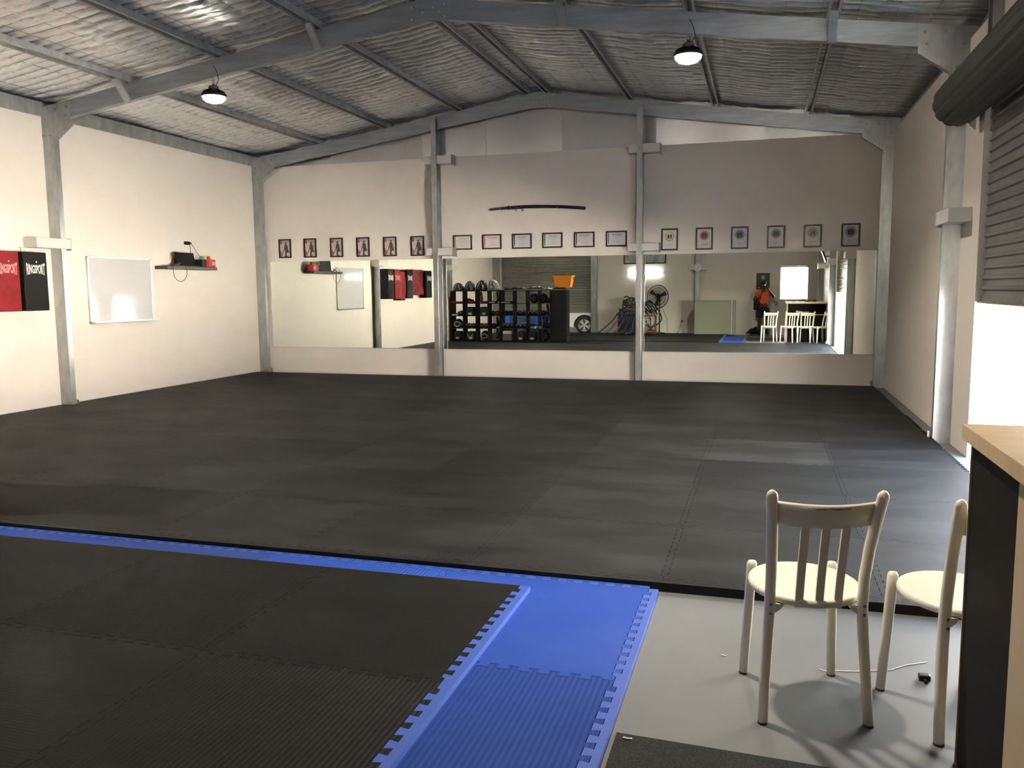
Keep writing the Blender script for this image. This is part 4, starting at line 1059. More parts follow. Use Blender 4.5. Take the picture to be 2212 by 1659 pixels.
MB().cyl((-7.03,4.262,1.46),(-7.03,4.272,1.46),0.038,n=14).build('round_badge', M('pale badge', (0.5,0.42,0.36), 0.5), t, org)
# crumpled black sheet
m = MB(); n, k_ = 44, 9; vs = []; fs = []
for i in range(n):
    u = i/(n-1); x = -6.72+1.75*u
    for j in range(k_):
        v = j/(k_-1); y = 3.93+0.42*v
        hgt = 0.045+0.05*abs(math.sin(u*9.0))*math.exp(-((u-0.45)/0.35)**2)+0.015*math.sin(u*47+v*6)+0.012*math.sin(u*23-v*14)
        if u < 0.03 or u > 0.97: hgt = 0.01
        z = 1.370+max(hgt, 0.006)*(1 if 0 < j < k_-1 else 0.3)
        vs.append((x, y, z))
for i in range(n-1):
    for j in range(k_-1): fs.append((i*k_+j, (i+1)*k_+j, (i+1)*k_+j+1, i*k_+j+1))
m.add(vs, fs, True)
o = m.build('plastic_sheet', GLOSSBLK, None, (-5.85,4.13,1.37)); sd_ = o.modifiers.new('solid','SOLIDIFY'); sd_.thickness = 0.004
tag(o, 'crumpled glossy black plastic sheet spread over the cube shelving', 'plastic sheet')
# orange tub
t = thing('storage_tub', 'orange plastic tub standing on the black cabinet', 'tub', (-5.05,4.12,1.43)); org = (-5.05,4.12,1.43)
ORG = M('orange plastic', (0.90,0.27,0.02), 0.4)
m = MB(); lo, hi = [], []
z0, z1 = 1.432, 1.74
for z, s in ((z0,0.80),(z1-0.02,1.0),(z1-0.02,1.07),(z1,1.07),(z1,1.0),(z0+0.01,0.78)):
    for sx_, sy_ in ((-1,-1),(1,-1),(1,1),(-1,1)): lo.append((-5.06+sx_*0.245*s, 4.12+sy_*0.165*s, z))
fs = [(a*4+q, a*4+(q+1) % 4, (a+1)*4+(q+1) % 4, (a+1)*4+q) for a in range(5) for q in range(4)]+[(3,2,1,0),(20,21,22,23)]
m.add(lo, fs); m.build('tub_body', ORG, t, org)
MB().cyl((-4.815,4.12,1.66),(-4.806,4.12,1.66),0.03,n=12).build('handle_hole', M('dark orange', (0.3,0.06,0.01), 0.6), t, org)

# gear in the cubes
GR = M('grey white trim', (0.50,0.50,0.48), 0.4); DRK = M('matt black padding', (0.016,0.015,0.016), 0.6); DR2 = M('deep red padding', (0.24,0.02,0.02), 0.45); CRM = M('cream band', (0.62,0.58,0.42), 0.5)
def glove(mt, trim):
    t = thing('boxing_glove', '', 'glove', (0,0,0))
    m = MB(); m.ball((0,0,0.065),0.070,0.075,0.062,14,9); m.tube([(0,-0.04,0.055),(0,-0.13,0.052)],[0.052,0.045],n=12); m.ball((0.06,0.02,0.085),0.028,0.045,0.028,10,6)
    m.build('padded_fist', mt, t)
    MB().tube([(0.052*math.cos(a_)*1.1, 0.067, 0.055+0.052*math.sin(a_)*1.1) for a_ in [PI*(k/12) for k in range(13)]],0.006,n=6).build('trim', trim, t)
    return t
def pad_(mt, trim):
    t = thing('focus_pad', '', 'focus pad', (0,0,0))
    m = MB().rbox(-0.085,-0.10,0.0,0.085,0.12,0.055,0.02,3); m.build('padding', mt, t)
    MB().box(-0.075,0.121,0.012,0.075,0.126,0.034).build('band', trim, t)
    return t
def guard_(mt, trim):
    t = thing('shin_guard', '', 'shin guard', (0,0,0))
    m = MB().tube([(0,0.0,0.045),(0.005,0.0,0.12),(0,0.01,0.22),(0,0.02,0.28)],[0.045,0.058,0.050,0.03],n=14,sy=0.55); m.build('padding', mt, t)
    m = MB(); m.tube([(0.0,0.033,0.08),(0.0,0.036,0.2)],0.012,n=6,sy=0.4); m.build('stripe', trim, t)
    return t
def head_(mt, trim):
    t = thing('head_guard', '', 'head guard', (0,0,0))
    m = MB(); m.ball((0,0,0.115),0.105,0.115,0.115,16,10); m.build('padding', mt, t)
    m = MB(); m.tube([(0.075*math.cos(2*PI*k/16),0.098,0.10+0.055*math.sin(2*PI*k/16)) for k in range(16)],0.013,n=6,closed=True); m.build('face_rim', trim, t)
    return t
def kit_(mt, trim):
    t = thing('kit_bag', '', 'kit bag', (0,0,0))
    m = MB().rbox(-0.095,-0.12,0.0,0.095,0.12,0.215,0.035,3); m.build('bag_body', mt, t)
    MB().tube([(-0.05,0.121,0.15),(-0.045,0.13,0.10),(0.0,0.132,0.085),(0.045,0.13,0.10),(0.05,0.121,0.15)],0.006,n=6).build('handle', trim, t)
    MB().box(-0.03,0.1205,0.03,0.05,0.1225,0.075).build('patch', GR, t)
    return t
proto = {'kit': kit_, 'glove': glove, 'pad': pad_, 'guard': guard_, 'head': head_}
# (unit, column, shelf row from the bottom, kind, material, trim, dx, rz)
gear = [
 (0,0,3,'pad',DR2,DRK,-.07,1.2),(0,0,3,'pad',DR2,DRK,.08,0),(0,1,3,'pad',DR2,DR2,.05,0),(0,1,3,'glove',DR2,DRK,-.08,.5),(0,2,3,'guard',DR2,GR,-.06,0),(0,2,3,'pad',DR2,DRK,.08,.1),(0,3,3,'pad',DRK,CRM,-.08,0),(0,3,3,'guard',DRK,CRM,.08,.3),
 (1,0,3,'pad',DRK,GR,-.08,0),(1,0,3,'pad',DRK,GR,.09,.5),(1,2,3,'head',DRK,DRK,.03,0),(1,3,3,'head',DRK,DRK,-.07,.2),(1,3,3,'glove',DRK,DRK,.09,0),
 (0,0,2,'pad',DRK,GR,-.08,0),(0,0,2,'glove',DRK,GR,.08,.4),(0,1,2,'kit',DRK,DRK,.0,0),(0,2,2,'kit',DRK,DRK,.045,0),(0,3,2,'glove',DRK,DRK,-.08,0),(0,3,2,'glove',DR2,DRK,.08,0),
 (1,0,2,'glove',DRK,DRK,-.07,0),(1,0,2,'glove',DRK,DRK,.09,0),(1,1,2,'glove',DRK,GR,-.08,.2),(1,1,2,'glove',DRK,GR,.08,-.2),(1,2,2,'glove',DRK,GR,-.08,0),(1,2,2,'glove',DRK,GR,.08,.1),(1,3,2,'glove',DRK,DRK,-.07,0),(1,3,2,'guard',DRK,GR,.07,.3),
 (0,0,1,'head',DRK,GR,-.02,0),(0,0,1,'glove',DRK,GR,.11,0),(0,1,1,'glove',DRK,GR,-.07,0),(0,1,1,'glove',DRK,GR,.08,.2),(0,2,1,'glove',DR2,DRK,-.06,0),(0,2,1,'glove',DR2,GR,.08,0),(0,3,1,'glove',DRK,DRK,-.05,0),(0,3,1,'guard',DRK,GR,.08,.8),
 (1,0,1,'glove',DRK,GR,-.08,0),(1,0,1,'glove',DRK,GR,.07,0),(1,1,1,'glove',DRK,GR,-.07,0),(1,1,1,'glove',DRK,GR,.07,0),(1,2,1,'glove',DRK,DRK,-.06,0),(1,2,1,'pad',GR,GR,.09,.6),(1,3,1,'guard',DRK,GR,-.06,.5),(1,3,1,'glove',DRK,DRK,.08,0),
 (0,0,0,'kit',DRK,DRK,-.02,0),(0,1,0,'kit',DRK,CRM,.02,0),(0,2,0,'head',DRK,GR,.05,0),(0,3,0,'guard',DRK,GR,.06,0),(1,1,0,'kit',DRK,DRK,.0,0),(1,2,0,'kit',DRK,DRK,-.03,.0),(1,3,0,'head',DRK,DRK,.0,.0)]
rown = ['bottom','second lowest','third','top']
seen_lab = {}
for (u, c, r, kind, mt, tr, dx, rz) in gear:
    key = (kind, mt.name, tr.name)
    cn = 'cube %d of 8 from the left wall' % (u*4+c+1)
    cn = '%s cube from the wall' % (nth[u*4+c] if u*4+c < 8 else '')
    if key not in seen_lab:
        t = proto[kind](mt, tr); seen_lab[key] = t
    else: t = dup(seen_lab[key])
    t.location = ((SX[u][c]+SX[u][c+1])/2+dx*0.85, 4.15+0.02*math.sin(dx*90), SZ[r]+(0.0085 if r else 0.0205))
    t.rotation_euler = (0,0,rz); t.scale = (1.18,1.18,1.12)
    colr = {'matt black padding': 'black', 'deep red padding': 'deep red', 'grey white trim': 'pale grey'}[mt.name]
    tn = {'matt black padding': '', 'deep red padding': '', 'grey white trim': ' with pale trim', 'cream band': ' with cream band'}[tr.name]
    t['label'] = '%s %s%s, %s shelf, %s, %s' % (colr, {'glove':'boxing glove','pad':'focus pad','guard':'shin guard','head':'head guard','kit':'kit bag'}[kind], tn, rown[r], cn, 'left' if dx < 0 else 'right')
    t['group'] = 'sparring gear in the cube shelving'
m = MB().rbox(-6.72,4.02,0.022,-6.45,4.30,0.20,0.01); m2 = MB().rbox(-6.71,4.03,0.20,-6.46,4.29,0.28,0.005)
t = thing('cardboard_box', 'pale lidded box in the bottom row, fifth cube from the left wall', 'box', (-6.58,4.16,0.02)); org = (-6.58,4.16,0.02)
m.build('box_body', M('dim grey card', (0.12,0.11,0.14), 0.6), t, org); m2.build('lid', CRM, t, org)

# ------------------------------------------------------------------ things along the rear wall (seen in the mirror)
NAVY = M('navy vinyl', (0.018,0.022,0.05), 0.5)
t = thing('storage_chest', 'dark navy chest under the pile of battle ropes', 'chest', (-3.92,-0.05,0.0)); org = (-3.92,-0.05,0.0)
MB().rbox(-4.28,-0.33,0.004,-3.60,0.18,0.56,0.02).build('body', NAVY, t, org); MB().rbox(-4.30,-0.35,0.56,-3.58,0.20,0.61,0.02).build('lid', NAVY, t, org)
for x in (-4.15,-3.72): MB().box(x-.02,0.18,0.50,x+.02,0.19,0.58).build('latch', STEELB, t, org)
ROPE = M('worn grey rope', (0.085,0.080,0.068), 0.85, bump=0.6, bscale=45, noise=0.5, nscale=30); ROPED = M('black rope', (0.04,0.038,0.035), 0.85, bump=0.6, bscale=45)
rr = random.Random(3)
for k in range(16):
    pts = []
    a0 = rr.random()*6; x0_ = -4.05+0.08*k
    sx_ = -1 if k % 2 == 0 else 1
    if k < 10:
        ex = -4.95+0.12*k if sx_ < 0 else -2.95-0.12*k*0.2
        P = [(ex, 0.30+0.03*k, 0.025), (ex-sx_*0.18, 0.26+0.02*k, 0.10), (x0_+sx_*0.38, 0.18, 0.42), (x0_+sx_*0.2, 0.10, 0.66+0.02*k), (x0_-sx_*0.05, -0.05, 0.78+0.025*k), (x0_-sx_*0.25, -0.1, 0.70), (x0_-sx_*0.3, 0.08, 0.62), (x0_+sx_*0.02, 0.16, 0.72+0.03*k), (x0_+sx_*0.22, 0.02, 0.74), (x0_, -0.15, 0.66)]
    else:
        P = [(-3.95+0.22*math.cos(a0+q*0.75)*(1-.03*q), 0.0+0.15*math.sin(a0+q*0.75), 0.72+0.02*q+0.04*(k-10)+0.03*math.sin(q*2.1)) for q in range(12)]
    V = [Vector(p) for p in P]; sm_ = []
    for i in range(len(V)-1):
        p0, p1, p2, p3 = V[max(i-1,0)], V[i], V[i+1], V[min(i+2,len(V)-1)]
        for s in range(6):
            u = s/6; sm_.append(0.5*((2*p1)+(p2-p0)*u+(2*p0-5*p1+4*p2-p3)*u*u+(3*p1-p0-3*p2+p3)*u**3))
    sm_.append(V[-1])
    o = MB().tube(sm_, 0.020, n=8).build('battle_rope', ROPE if k % 3 else ROPED, None, (-3.95,0,0.6))
    tag(o, 'thick training rope tangled with the others on the navy chest', 'rope', 'battle ropes heaped on the navy chest')
# pedestal fan
t = thing('pedestal_fan', 'black pedestal fan standing against the rear wall behind the ropes', 'fan', (-3.02,0.1,0)); org = (-3.02,0.1,0)
fx, fy, fz = -3.06, 0.20, 1.13
MB().lathe([(0.21,0.0),(0.21,0.018),(0.17,0.03),(0.03,0.05),(0.02,0.06)], (-3.02,0.05,0.004), n=28).build('base', BLACK, t, org)
MB().cyl((-3.02,0.05,0.05),(-3.02,0.05,1.02),0.018).build('pole', BLACK, t, org)
m = MB().cyl((fx+0.01,0.0,fz),(fx,0.16,fz),0.07,0.055,n=18); m.cyl((-3.02,0.05,0.98),(-3.03,0.06,fz),0.03); m.build('motor', BLACK, t, org)
cage = MB()
for r_, yy in ((0.31,0.20),(0.315,0.17),(0.24,0.255),(0.15,0.275),(0.22,0.10),(0.07,0.28)):
    cage.tube([(fx+r_*math.cos(2*PI*k/40),fy-0.20+yy,fz+r_*1.12*math.sin(2*PI*k/40)) for k in range(40)], 0.005 if r_ < 0.3 else 0.009, n=5, closed=True)
for k in range(90):
    a = 2*PI*k/90; c, s = math.cos(a), 1.12*math.sin(a)
    cage.tube([(fx+0.05*c,fy+0.08,fz+0.05*s),(fx+0.2*c,fy+0.065,fz+0.2*s),(fx+0.315*c,fy-0.01,fz+0.315*s),(fx+0.22*c,fy-0.10,fz+0.22*s),(fx+0.06*c,fy-0.12,fz+0.06*s)], 0.0018, n=4)
cage.build('wire_guard', BLACK, t, org)
for k in range(3):
    a = 2*PI*k/3+0.4; m = MB(); vs = []; fs = []
    for i in range(6):
        r_ = 0.05+0.045*i
        for j in range(4):
            b_ = a+(-0.35+0.23*j)*(1-0.05*i); vs.append((fx+r_*math.cos(b_), fy-0.01+0.03*(j-1.5)/1.5*0.6, fz+r_*math.sin(b_)))
    for i in range(5):
        for j in range(3): fs.append((i*4+j,(i+1)*4+j,(i+1)*4+j+1,i*4+j+1))
    m.add(vs, fs, True); b_ = m.build('blade', M('smoky fan blade', (0.05,0.05,0.05), 0.3) if k == 0 else bpy.data.materials['smoky fan blade'], t, org)
    s_ = b_.modifiers.new('solid','SOLIDIFY'); s_.thickness = 0.002
tag(MB().tube([(-2.99,0.03,0.9),(-2.80,0.02,0.45),(-2.78,0.0,0.03),(-2.6,-0.05,0.008),(-2.48,-0.3,0.012),(-2.45,-0.44,0.15),(-2.40,-0.52,0.36)],0.005,n=6).build('power_cord', BLACK, None, (-2.7,-.1,.2)), 'black cord from the pedestal fan up to the rear wall socket', 'cord')
t = thing('wall_socket', 'power socket low on the rear wall right of the fan', 'socket', (-2.38,YR,0.38)); org = (-2.38,YR,0.38)
MB().rbox(-2.44,YR,0.345,-2.32,YR+0.01,0.415,0.003).build('face_plate', WHITE2, t, org); MB().cyl((-2.395,YR+0.01,0.375),(-2.395,YR+0.04,0.375),0.022,n=10).build('plug', BLACK, t, org)
# slatted wooden stool
WOOD = M('reddish varnished wood', (0.26,0.075,0.03), 0.4, noise=0.3, nscale=5, stretch=(1,1,5))
t = thing('slatted_stool', 'reddish wooden slatted stool beside the navy chest and fan', 'stool', (-3.27,0.35,0)); org = (-3.27,0.35,0)
MB().rbox(-3.46,0.20,0.55,-3.08,0.52,0.59,0.01).build('seat', WOOD, t, org)
MB().rbox(-3.45,0.21,0.06,-3.09,0.51,0.11,0.01).build('bottom_board', WOOD, t, org)
for sx_ in (-3.44,-3.10):
    for sy_ in (0.22,0.50): MB().cyl((sx_,sy_,0.004),(sx_,sy_,0.55),0.016).build('leg', WOOD, t, org)
for k in range(5): MB().cyl((-3.39+0.06*k,0.50,0.11),(-3.39+0.06*k,0.50,0.55),0.008).build('spindle', ALU, t, org)
# folded mattress
t = thing('crash_mat', 'olive grey crash mat standing upright against the rear wall', 'mat', (-1.35,0,0)); org = (-1.35,0,0)
MB().rbox(-1.97,-0.10,0.004,-0.90,0.22,1.01,0.02).build('cover', M('olive grey vinyl', (0.30,0.31,0.23), 0.6, bump=0.2, bscale=6, bdist=0.02), t, org)
MB().rbox(-0.90,-0.09,0.004,-0.865,0.20,1.01,0.01).build('side_panel', M('pale vinyl side', (0.62,0.62,0.58), 0.5), t, org)
MB().rbox(-0.865,-0.12,0.004,-0.78,0.18,1.015,0.02).build('folded_cover', M('grey vinyl side', (0.30,0.30,0.28), 0.6), t, org)
MB().box(-1.96,0.2205,0.96,-0.91,0.2225,0.965).build('seam', M('dark seam', (0.08,0.08,0.06), 0.8), t, org)
# bag and shoes
m = MB(); m.ball((-0.26,-0.36,0.085),0.14,0.11,0.085,14,8); m.ball((-0.18,-0.36,0.14),0.08,0.08,0.075,12,7); m.ball((-0.34,-0.34,0.06),0.08,0.08,0.055,12,7)
tag(m.build('gym_bag', VINBLK, None, (-0.26,-0.36,0)), 'small soft black bag slumped at the foot of the rear wall', 'bag')
for k, (x, y) in enumerate(((-0.42,-0.12),(-0.33,-0.10))):
    m = MB().tube([(x,y-0.12,0.035),(x,y-0.05,0.042),(x,y+0.05,0.032),(x,y+0.13,0.022)],[0.035,0.042,0.036,0.022],n=10,sy=0.8)
    t = thing('shoe', 'black shoe lying beside the bag, '+('the outer one' if k == 0 else 'the one nearer the photographer'), 'shoe', (x,y,0.004), group='black shoes by the bag'); m.build('upper', VINBLK, t, (x,y,0.0)); MB().rbox(x-0.04,y-0.15,0.0,x+0.04,y+0.15,0.012,0.004).build('sole', RUBBER, t, (x,y,0))
# clock
t = thing('wall_clock', 'round white wall clock on the rear wall post', 'clock', (-1.93,-0.38,2.0)); org = (-1.93,-0.38,2.0)
MB().cyl((-1.93,-0.385,2.0),(-1.93,-0.355,2.0),0.125,n=32).build('case', ALU, t, org)
f_ = MB().cyl((-1.93,-0.355,2.0),(-1.93,-0.352,2.0),0.108,n=32).build('dial', PRINTW, t, org)
m = MB(); m.prism([(-.004,0),(.004,0),(.002,.06),(-.002,.06)],(-1.93,-0.350,2.0),(math.cos(-.9),0,math.sin(-.9)),(-math.sin(-.9),0,math.cos(-.9)),(0,0.001,0)); m.prism([(-.003,0),(.003,0),(.001,.09),(-.001,.09)],(-1.93,-0.349,2.0),(math.cos(2.3),0,math.sin(2.3)),(-math.sin(2.3),0,math.cos(2.3)),(0,0.001,0)); m.build('hands', BLACK, t, org)
# wide framed print on the rear wall
t = thing('framed_print', 'wide black framed grey print above the strip light on the rear wall', 'picture', (-3.56,YR,2.6)); org = (-3.56,YR,2.6)
frame_mb(-3.56, 2.56, 1.32, 0.84, y=YR+0.001, th=0.035, d=0.025, sgn=1).build('frame', FRAME, t, org)
MB().box(-4.19,YR+0.003,2.16,-2.93,YR+0.012,2.96).build('print', M('blotched grey print', (0.42,0.42,0.44), 0.4, noise=0.5, nscale=7), t, org)
# strip light
t = thing('strip_light', 'glowing strip light on the rear wall under the wide print', 'lamp', (-3.54,YR,1.87)); org = (-3.54,YR,1.87)
MB().box(-4.10,YR,1.85,-2.98,YR+0.04,1.90).build('housing', WHITE2, t, org)
MB().rbox(-4.04,YR+0.04,1.80,-3.04,YR+0.085,1.945,0.02).build('diffuser', M('lit diffuser', (1,1,1), 0.5, emit=(1,1,1), estr=14), t, org)
# portrait picture
t = thing('framed_portrait', 'dark framed portrait of a pale haired person beside the rear window', 'picture', (-0.02,YR,1.565)); org = (-0.02,YR,1.565)
frame_mb(-0.02, 1.565, 0.38, 0.49, y=YR+0.001, th=0.03, d=0.02, sgn=1).build('frame', M('dark wood frame', (0.05,0.025,0.015), 0.4), t, org)
p_ = MB().box(-0.18,YR+0.002,1.35,0.14,YR+0.008,1.78).build('print', M('dark green print', (0.05,0.06,0.045), 0.4), t, org)
m = MB(); m.add([(-0.02+0.055*math.cos(2*PI*k/20),YR+0.0085,1.68+0.068*math.sin(2*PI*k/20)) for k in range(20)],[tuple(range(20))]); m.build('head', M('pale sepia print', (0.42,0.38,0.30), 0.5), p_, org)
m = MB(); m.add([(-0.02+a,YR+0.0084,b) for a,b in ((-.13,1.36),(.13,1.36),(.11,1.54),(.04,1.60),(-.04,1.60),(-.11,1.54))],[tuple(range(6))]); m.build('shoulders', M('brown sepia print', (0.08,0.07,0.05), 0.5), p_, org)
MB().box(-0.16,YR+0.0082,1.365,-0.10,YR+0.009,1.385).build('caption_slip', PRINTW, p_, org)
# speaker and white box high on the right wall
t = thing('wall_monitor', 'black flat monitor tilted on the right wall above a white box', 'monitor', (1.60,2.5,2.05)); org = (1.60,2.5,2.05)
m = MB().prism([(1.40,2.34),(1.44,2.35),(1.56,2.04),(1.52,2.03)], (0,2.30,0), (1,0,0), (0,0,1), (0,0.42,0)); m.build('screen', BLACK, t, org)
MB().box(1.50,2.45,2.15,1.68,2.55,2.19).build('bracket', STEELB, t, org)
t = thing('wall_box', 'white electrical box on the right wall below the tilted monitor', 'box', (1.6,2.5,1.85)); org = (1.6,2.5,1.85)
MB().rbox(1.34,2.35,1.86,1.68,2.65,2.0,0.01).build('case', WHITE2, t, org); MB().box(1.32,2.33,2.0,1.68,2.67,2.01).build('lid', WHITE2, t, org)

# ------------------------------------------------------------------ the photographer
SKIN = M('dark brown skin', (0.10,0.048,0.028), 0.45, spec=0.4); SHIRT = M('bright orange shirt', (0.90,0.12,0.03), 0.8); SHORTS = M('black shorts', (0.018,0.018,0.02), 0.85); HAIR = M('short dark hair', (0.03,0.025,0.022), 0.8)
def skin_obj(name, chain, mat, parent, lv=2, root=0):
    """chain: list of (point, radius or (rx,ry), parent index)"""
    me = bpy.data.meshes.new(name)
    me.from_pydata([c[0] for c in chain], [(c[2], i) for i, c in enumerate(chain) if c[2] is not None], [])
    o = bpy.data.objects.new(name, me); C.objects.link(o); o.parent = parent
    s_ = o.modifiers.new('skin', 'SKIN'); s_.use_smooth_shade = True
    for i, c in enumerate(chain):
        r_ = c[1] if isinstance(c[1], tuple) else (c[1], c[1]); me.skin_vertices[0].data[i].radius = r_
        me.skin_vertices[0].data[i].use_root = (i == root)
    q = o.modifiers.new('sub', 'SUBSURF'); q.levels = lv; q.render_levels = lv
    me.materials.append(mat); return o
PY = -0.20
t = thing('person', 'person in an orange shirt and black shorts holding a phone up to photograph the room', 'person', (0,PY,0.004))
P_ = []
def a_(p, r, par): P_.append((p, r, par)); return len(P_)-1
pel = a_((0,0,0.82), (0.125,0.095), None)
bel = a_((0,0.005,0.95), (0.120,0.095), pel); che = a_((0,0.0,1.12), (0.135,0.100), bel); shl = a_((0,-0.01,1.235), (0.10,0.075), che)
nk = a_((0,-0.01,1.31), 0.050, shl); hd0 = a_((0,0.005,1.37), 0.062, nk); hd1 = a_((0,0.0,1.45), (0.076,0.090), hd0); hd2 = a_((0,-0.005,1.515), 0.062, hd1); hd3 = a_((0,-0.005,1.55), 0.030, hd2)
for s in (-1, 1):
    hip = a_((s*0.075,0,0.76), 0.088, pel); kn = a_((s*0.10,0.02,0.44), 0.052, hip); cf = a_((s*0.105,-0.005,0.30), 0.050, kn); an = a_((s*0.11,-0.01,0.085), 0.034, cf)
    he = a_((s*0.11,-0.02,0.045), 0.034, an); bl_ = a_((s*0.12,0.09,0.032), 0.030, he); a_((s*0.125,0.16,0.025), 0.020, bl_)
def hand(wr, palm, dirs, up_, par):
    w_ = a_(wr, 0.024, par); pm = a_(palm, (0.032,0.020), w_)
    for k, d in enumerate(dirs):
        p = Vector(palm); q1 = p+Vector(d[0]); q2 = p+Vector(d[1]); q3 = p+Vector(d[2])
        i1 = a_(tuple(q1), 0.0095, pm); i2 = a_(tuple(q2), 0.0085, i1); a_(tuple(q3), 0.0070, i2)
# right arm: elbow out, hand at the phone
s1 = a_((0.15,-0.01,1.225), 0.052, shl); e1 = a_((0.315,0.03,1.085), 0.040, s1)
hand((0.135,0.135,1.32), (0.098,0.165,1.36), [((-.02,.008,.03),(-.045,.010,.050),(-.068,.012,.058)),((-.03,.012,.012),(-.055,.016,.020),(-.075,.012,.030)),((-.032,.012,-.008),(-.055,.016,-.008),(-.072,.010,.004)),((-.028,.010,-.026),(-.048,.014,-.030),(-.062,.008,-.020)),((-.03,-.014,.0),(-.045,-.010,.022),(-.05,.0,.038))], 1, e1)
# left arm: forearm across the chest, hand on the strap
s2 = a_((-0.15,-0.01,1.225), 0.052, shl); e2 = a_((-0.275,0.0,0.99), 0.040, s2)
hand((-0.16,0.125,1.06), (-0.115,0.145,1.085), [((.02,.012,.028),(.038,.006,.040),(.045,-.012,.042)),((.026,.012,.012),(.046,.006,.018),(.052,-.012,.020)),((.028,.010,-.004),(.048,.004,-.004),(.053,-.014,-.002)),((.024,.008,-.020),(.042,.002,-.024),(.048,-.014,-.022)),((.0,.0,.034),(.014,-.004,.055),(.028,-.012,.068))], 1, e2)
skin_obj('body', P_, SKIN, t)
sh = [((0,0.0,0.84),(0.155,0.115),None),((0,0.005,0.98),(0.145,0.118),0),((0,0.0,1.12),(0.160,0.122),1),((0,-0.01,1.235),(0.115,0.090),2),((0,-0.01,1.285),(0.062,0.058),3),
      ((0.155,-0.01,1.225),0.070,3),((0.235,0.008,1.155),0.064,5),((-0.155,-0.01,1.225),0.070,3),((-0.215,-0.005,1.11),0.064,7)]
skin_obj('shirt', sh, SHIRT, t)
so = [((0,0,0.86),(0.150,0.118),None),((0,0,0.78),(0.150,0.120),0),((0.085,0.0,0.70),0.108,1),((0.105,0.015,0.46),0.092,2),((-0.085,0.0,0.70),0.108,1),((-0.105,0.015,0.46),0.092,4)]
skin_obj('shorts', so, SHORTS, t)
m = MB(); m.ball((0,-0.022,1.485),0.083,0.092,0.082,18,10); o = m.build('hair', HAIR, t)
for s in (-1, 1):
    m = MB(); m.ball((s*0.030,0.078,1.450),0.012,0.007,0.008,10,6); m.build('eye', M('eye white', (0.6,0.58,0.55), 0.3) if s < 0 else bpy.data.materials['eye white'], t)
    m = MB(); m.ball((s*0.078,-0.004,1.435),0.010,0.020,0.030,10,7); m.build('ear', SKIN, t)
m = MB().tube([(0,0.080,1.455),(0,0.098,1.425),(0,0.100,1.412)],[0.009,0.014,0.012],n=10); m.build('nose', SKIN, t)
m = MB().tube([(-0.024,0.080,1.385),(0,0.088,1.382),(0.024,0.080,1.385)],[0.004,0.008,0.004],n=8,sy=0.7); m.build('mouth', M('lips', (0.16,0.06,0.05), 0.4), t)
for s in (-1, 1):
    m = MB(); m.tube([(s*0.11,-0.055,0.030),(s*0.11,0.0,0.045),(s*0.12,0.09,0.035),(s*0.127,0.185,0.022)],[0.036,0.046,0.040,0.022],n=12,sy=0.85); m.box(s*0.115-0.040,-0.09,-0.004,s*0.115+0.040,0.19,0.010)
    m.build('shoe', BLACK, t)
    MB().tube([(s*0.11,-0.01,0.07),(s*0.11,-0.01,0.17)],[0.040,0.042],n=12).build('sock', SHORTS, t)
tag(MB().rbox(-0.018,-0.030,1.362,0.118,-0.021,1.432,0.004).build('phone', BLACK, None, (0.05,-0.025,1.4)), 'dark phone held sideways in front of the face', 'phone')
t = thing('shoulder_bag', 'black shoulder bag hanging at the side of the person in orange', 'bag', (-0.2,-0.1,1.0)); org = (-0.2,-0.1,1.0)
MB().rbox(-0.27,-0.14,0.72,-0.10,-0.045,0.98,0.03,3).build('bag_body', VINBLK, t, org)
MB().tube([(-0.19,-0.085,0.97),(-0.13,-0.062,1.08),(-0.06,-0.058,1.20),(0.0,-0.09,1.28),(0.03,-0.20,1.315),(-0.02,-0.32,1.25),(-0.14,-0.33,1.08),(-0.22,-0.22,0.98),(-0.24,-0.12,0.95)],0.013,n=8,sy=0.35).build('strap', VINBLK, t, org)

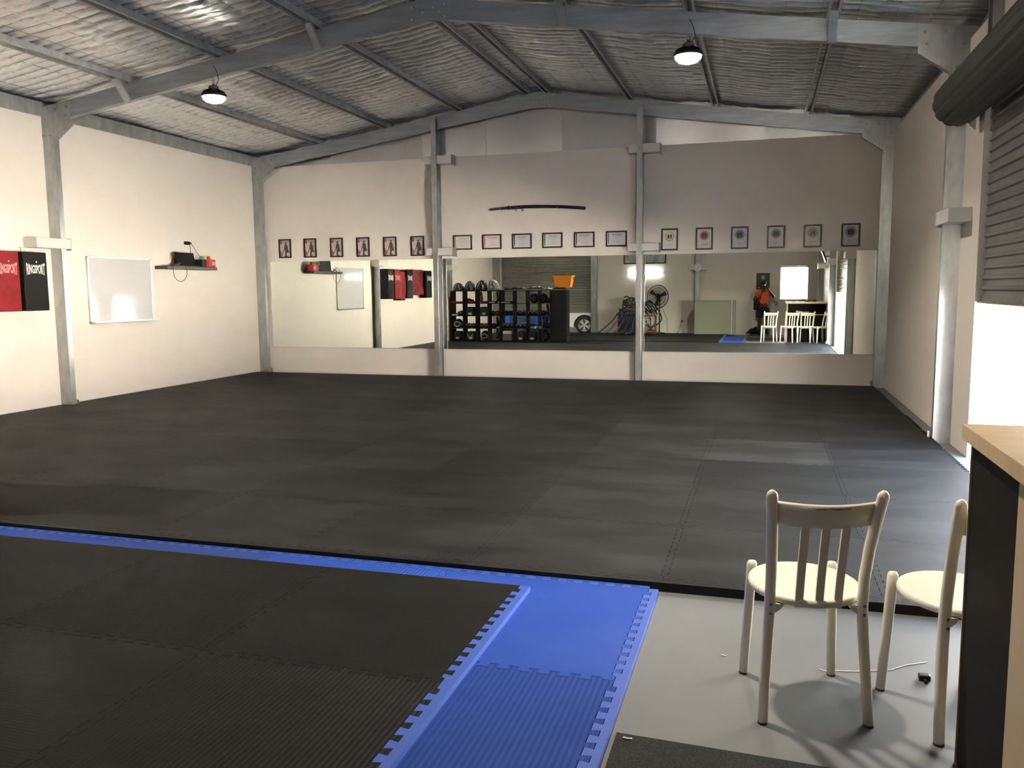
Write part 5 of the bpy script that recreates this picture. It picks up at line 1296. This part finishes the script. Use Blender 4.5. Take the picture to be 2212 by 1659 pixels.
# ------------------------------------------------------------------ cars outside the rear roller door
def car(label, paint, x, y, rz, zg):
    t = thing('car', label, 'car', (x, y, zg), rz)
    m = MB()
    def arch(cx, r=0.39): return [(cx+r*math.cos(PI-PI*k/10), 0.33+r*math.sin(PI*k/10)) for k in range(11)]
    prof = [(-2.1,0.35)]+[(-1.75,0.25)]+arch(-1.32)+arch(1.30)+[(1.85,0.25),(2.12,0.38),(2.15,0.72),(2.0,0.92),(1.15,1.03),(-1.75,1.06),(-2.08,0.95),(-2.14,0.6)]
    m.prism(prof, (0,-0.88,0), (1,0,0), (0,0,1), (0,1.76,0)); m.build('car_body', paint, t, bevel=0.04)
    m = MB(); m.prism([(-1.80,1.05),(1.10,1.03),(0.35,1.55),(-1.25,1.60)], (0,-0.74,0), (1,0,0), (0,0,1), (0,1.48,0)); m.build('cabin', paint, t, bevel=0.06)
    g_ = M(paint.name+' car glass', (0.02,0.025,0.03), 0.08)
    for s in (-1, 1):
        MB().prism([(-1.45,1.10),(0.82,1.09),(0.28,1.48),(-1.15,1.52)], (0,s*0.742,0), (1,0,0), (0,0,1), (0,s*0.006,0)).build('side_window', g_, t)
    MB().add([(1.13,-0.66,1.055),(1.13,0.66,1.055),(0.40,0.62,1.54),(0.40,-0.62,1.54)],[(0,1,2,3)]).build('windscreen', g_, t)
    cl = M(paint.name+' sill plastic', (0.03,0.032,0.036), 0.6)
    for s in (-1, 1):
        m = MB().box(-0.9,s*0.885-0.01,0.20,0.9,s*0.885+0.01,0.38)
        for cx in (-1.32,1.30): m.tube([(cx+0.405*math.cos(PI*k/14),s*0.885,0.33+0.405*math.sin(PI*k/14)) for k in range(15)],0.026,n=6)
        m.build('sill_cladding', cl, t)
        for cx in (-1.32, 1.30):
            m = MB().lathe([(0.235,-0.10),(0.31,-0.105),(0.345,-0.07),(0.35,0.0),(0.345,0.07),(0.31,0.105),(0.235,0.10)], (cx,s*0.80,0.345), n=32, axis='y'); wl = m.build('wheel', RUBBER, t)
            m = MB().lathe([(0.238,s*0.10),(0.225,s*0.106),(0.215,s*0.08)], (cx,s*0.80,0.345), n=32, axis='y')
            for k in range(10):
                a = 2*PI*k/10+0.12*(1 if k % 2 else -1); c, s_ = math.cos(a), math.sin(a)
                m.prism([(0.03,-0.014),(0.225,-0.028),(0.225,0.028),(0.03,0.014)], (cx,s*0.895,0.345), (c,0,s_), (-s_,0,c), (0,s*0.018,0))
            m.cyl((cx,s*0.88,0.345),(cx,s*0.915,0.345),0.045,n=16); m.build('rim', ALU, wl)
    for s in (-1, 1):
        MB().rbox(1.98,s*0.66-0.16,0.72,2.14,s*0.66+0.16,0.86,0.03).build('headlight', M(paint.name+' headlight', (0.8,0.82,0.85), 0.1), t)
    MB().box(2.125,-0.5,0.45,2.155,0.5,0.66).build('grille', cl, t)
    return t
car('white car parked outside, its alloy wheel under the half open rear roller door', M('white car paint', (0.75,0.76,0.78), 0.25, coat=0.6), -5.33, -7.1, 0.0, -0.38)
car('blue car parked outside, glimpsed through the cube shelving', M('blue car paint', (0.008,0.10,0.38), 0.3, coat=0.3), -9.2, -8.4, R(90), -0.38)

# ------------------------------------------------------------------ trees beyond the yard
def tree(x, y, h, lab, seed):
    r_ = random.Random(seed); t = thing('tree', lab, 'tree', (x,y,-0.12), group='trees beyond the right hand door')
    MB().tube([(0,0,0),(0.05,0,h*0.3),(0.0,0.1,h*0.6)],[0.16,0.13,0.08],n=10).build('trunk', M('bark %d' % seed, (0.12,0.09,0.06), 0.9), t)
    m = MB()
    for k in range(1500):
        a, b, q = r_.random()*2*PI, r_.random()*PI, r_.random()**0.4
        p = Vector((q*h*0.36*math.sin(b)*math.cos(a), q*h*0.36*math.sin(b)*math.sin(a), h*0.66+q*h*0.34*math.cos(b)))
        d = Vector((r_.uniform(-1,1), r_.uniform(-1,1), r_.uniform(-1,1))).normalized(); e = d.orthogonal().normalized(); L = 0.16
        m.add([p, p+d*L+e*L*0.4, p+d*L*2, p+d*L-e*L*0.4], [(0,1,2,3)])
    m.build('foliage', M('leaves %d' % seed, (0.12,0.22,0.05), 0.7), t)
tree(14.0, 22.5, 6.0, 'leafy tree outside, leftmost through the right roller door', 1)
tree(21.0, 24.0, 7.5, 'tall leafy tree outside, further right through the right roller door', 2)
tree(16.0, 12.0, 5.0, 'bushy tree across the yard, hidden from the direct view by the counter', 3) if False else None

# text curves leave nothing behind
for me in [m_ for m_ in bpy.data.meshes if m_.users == 0]: bpy.data.meshes.remove(me)
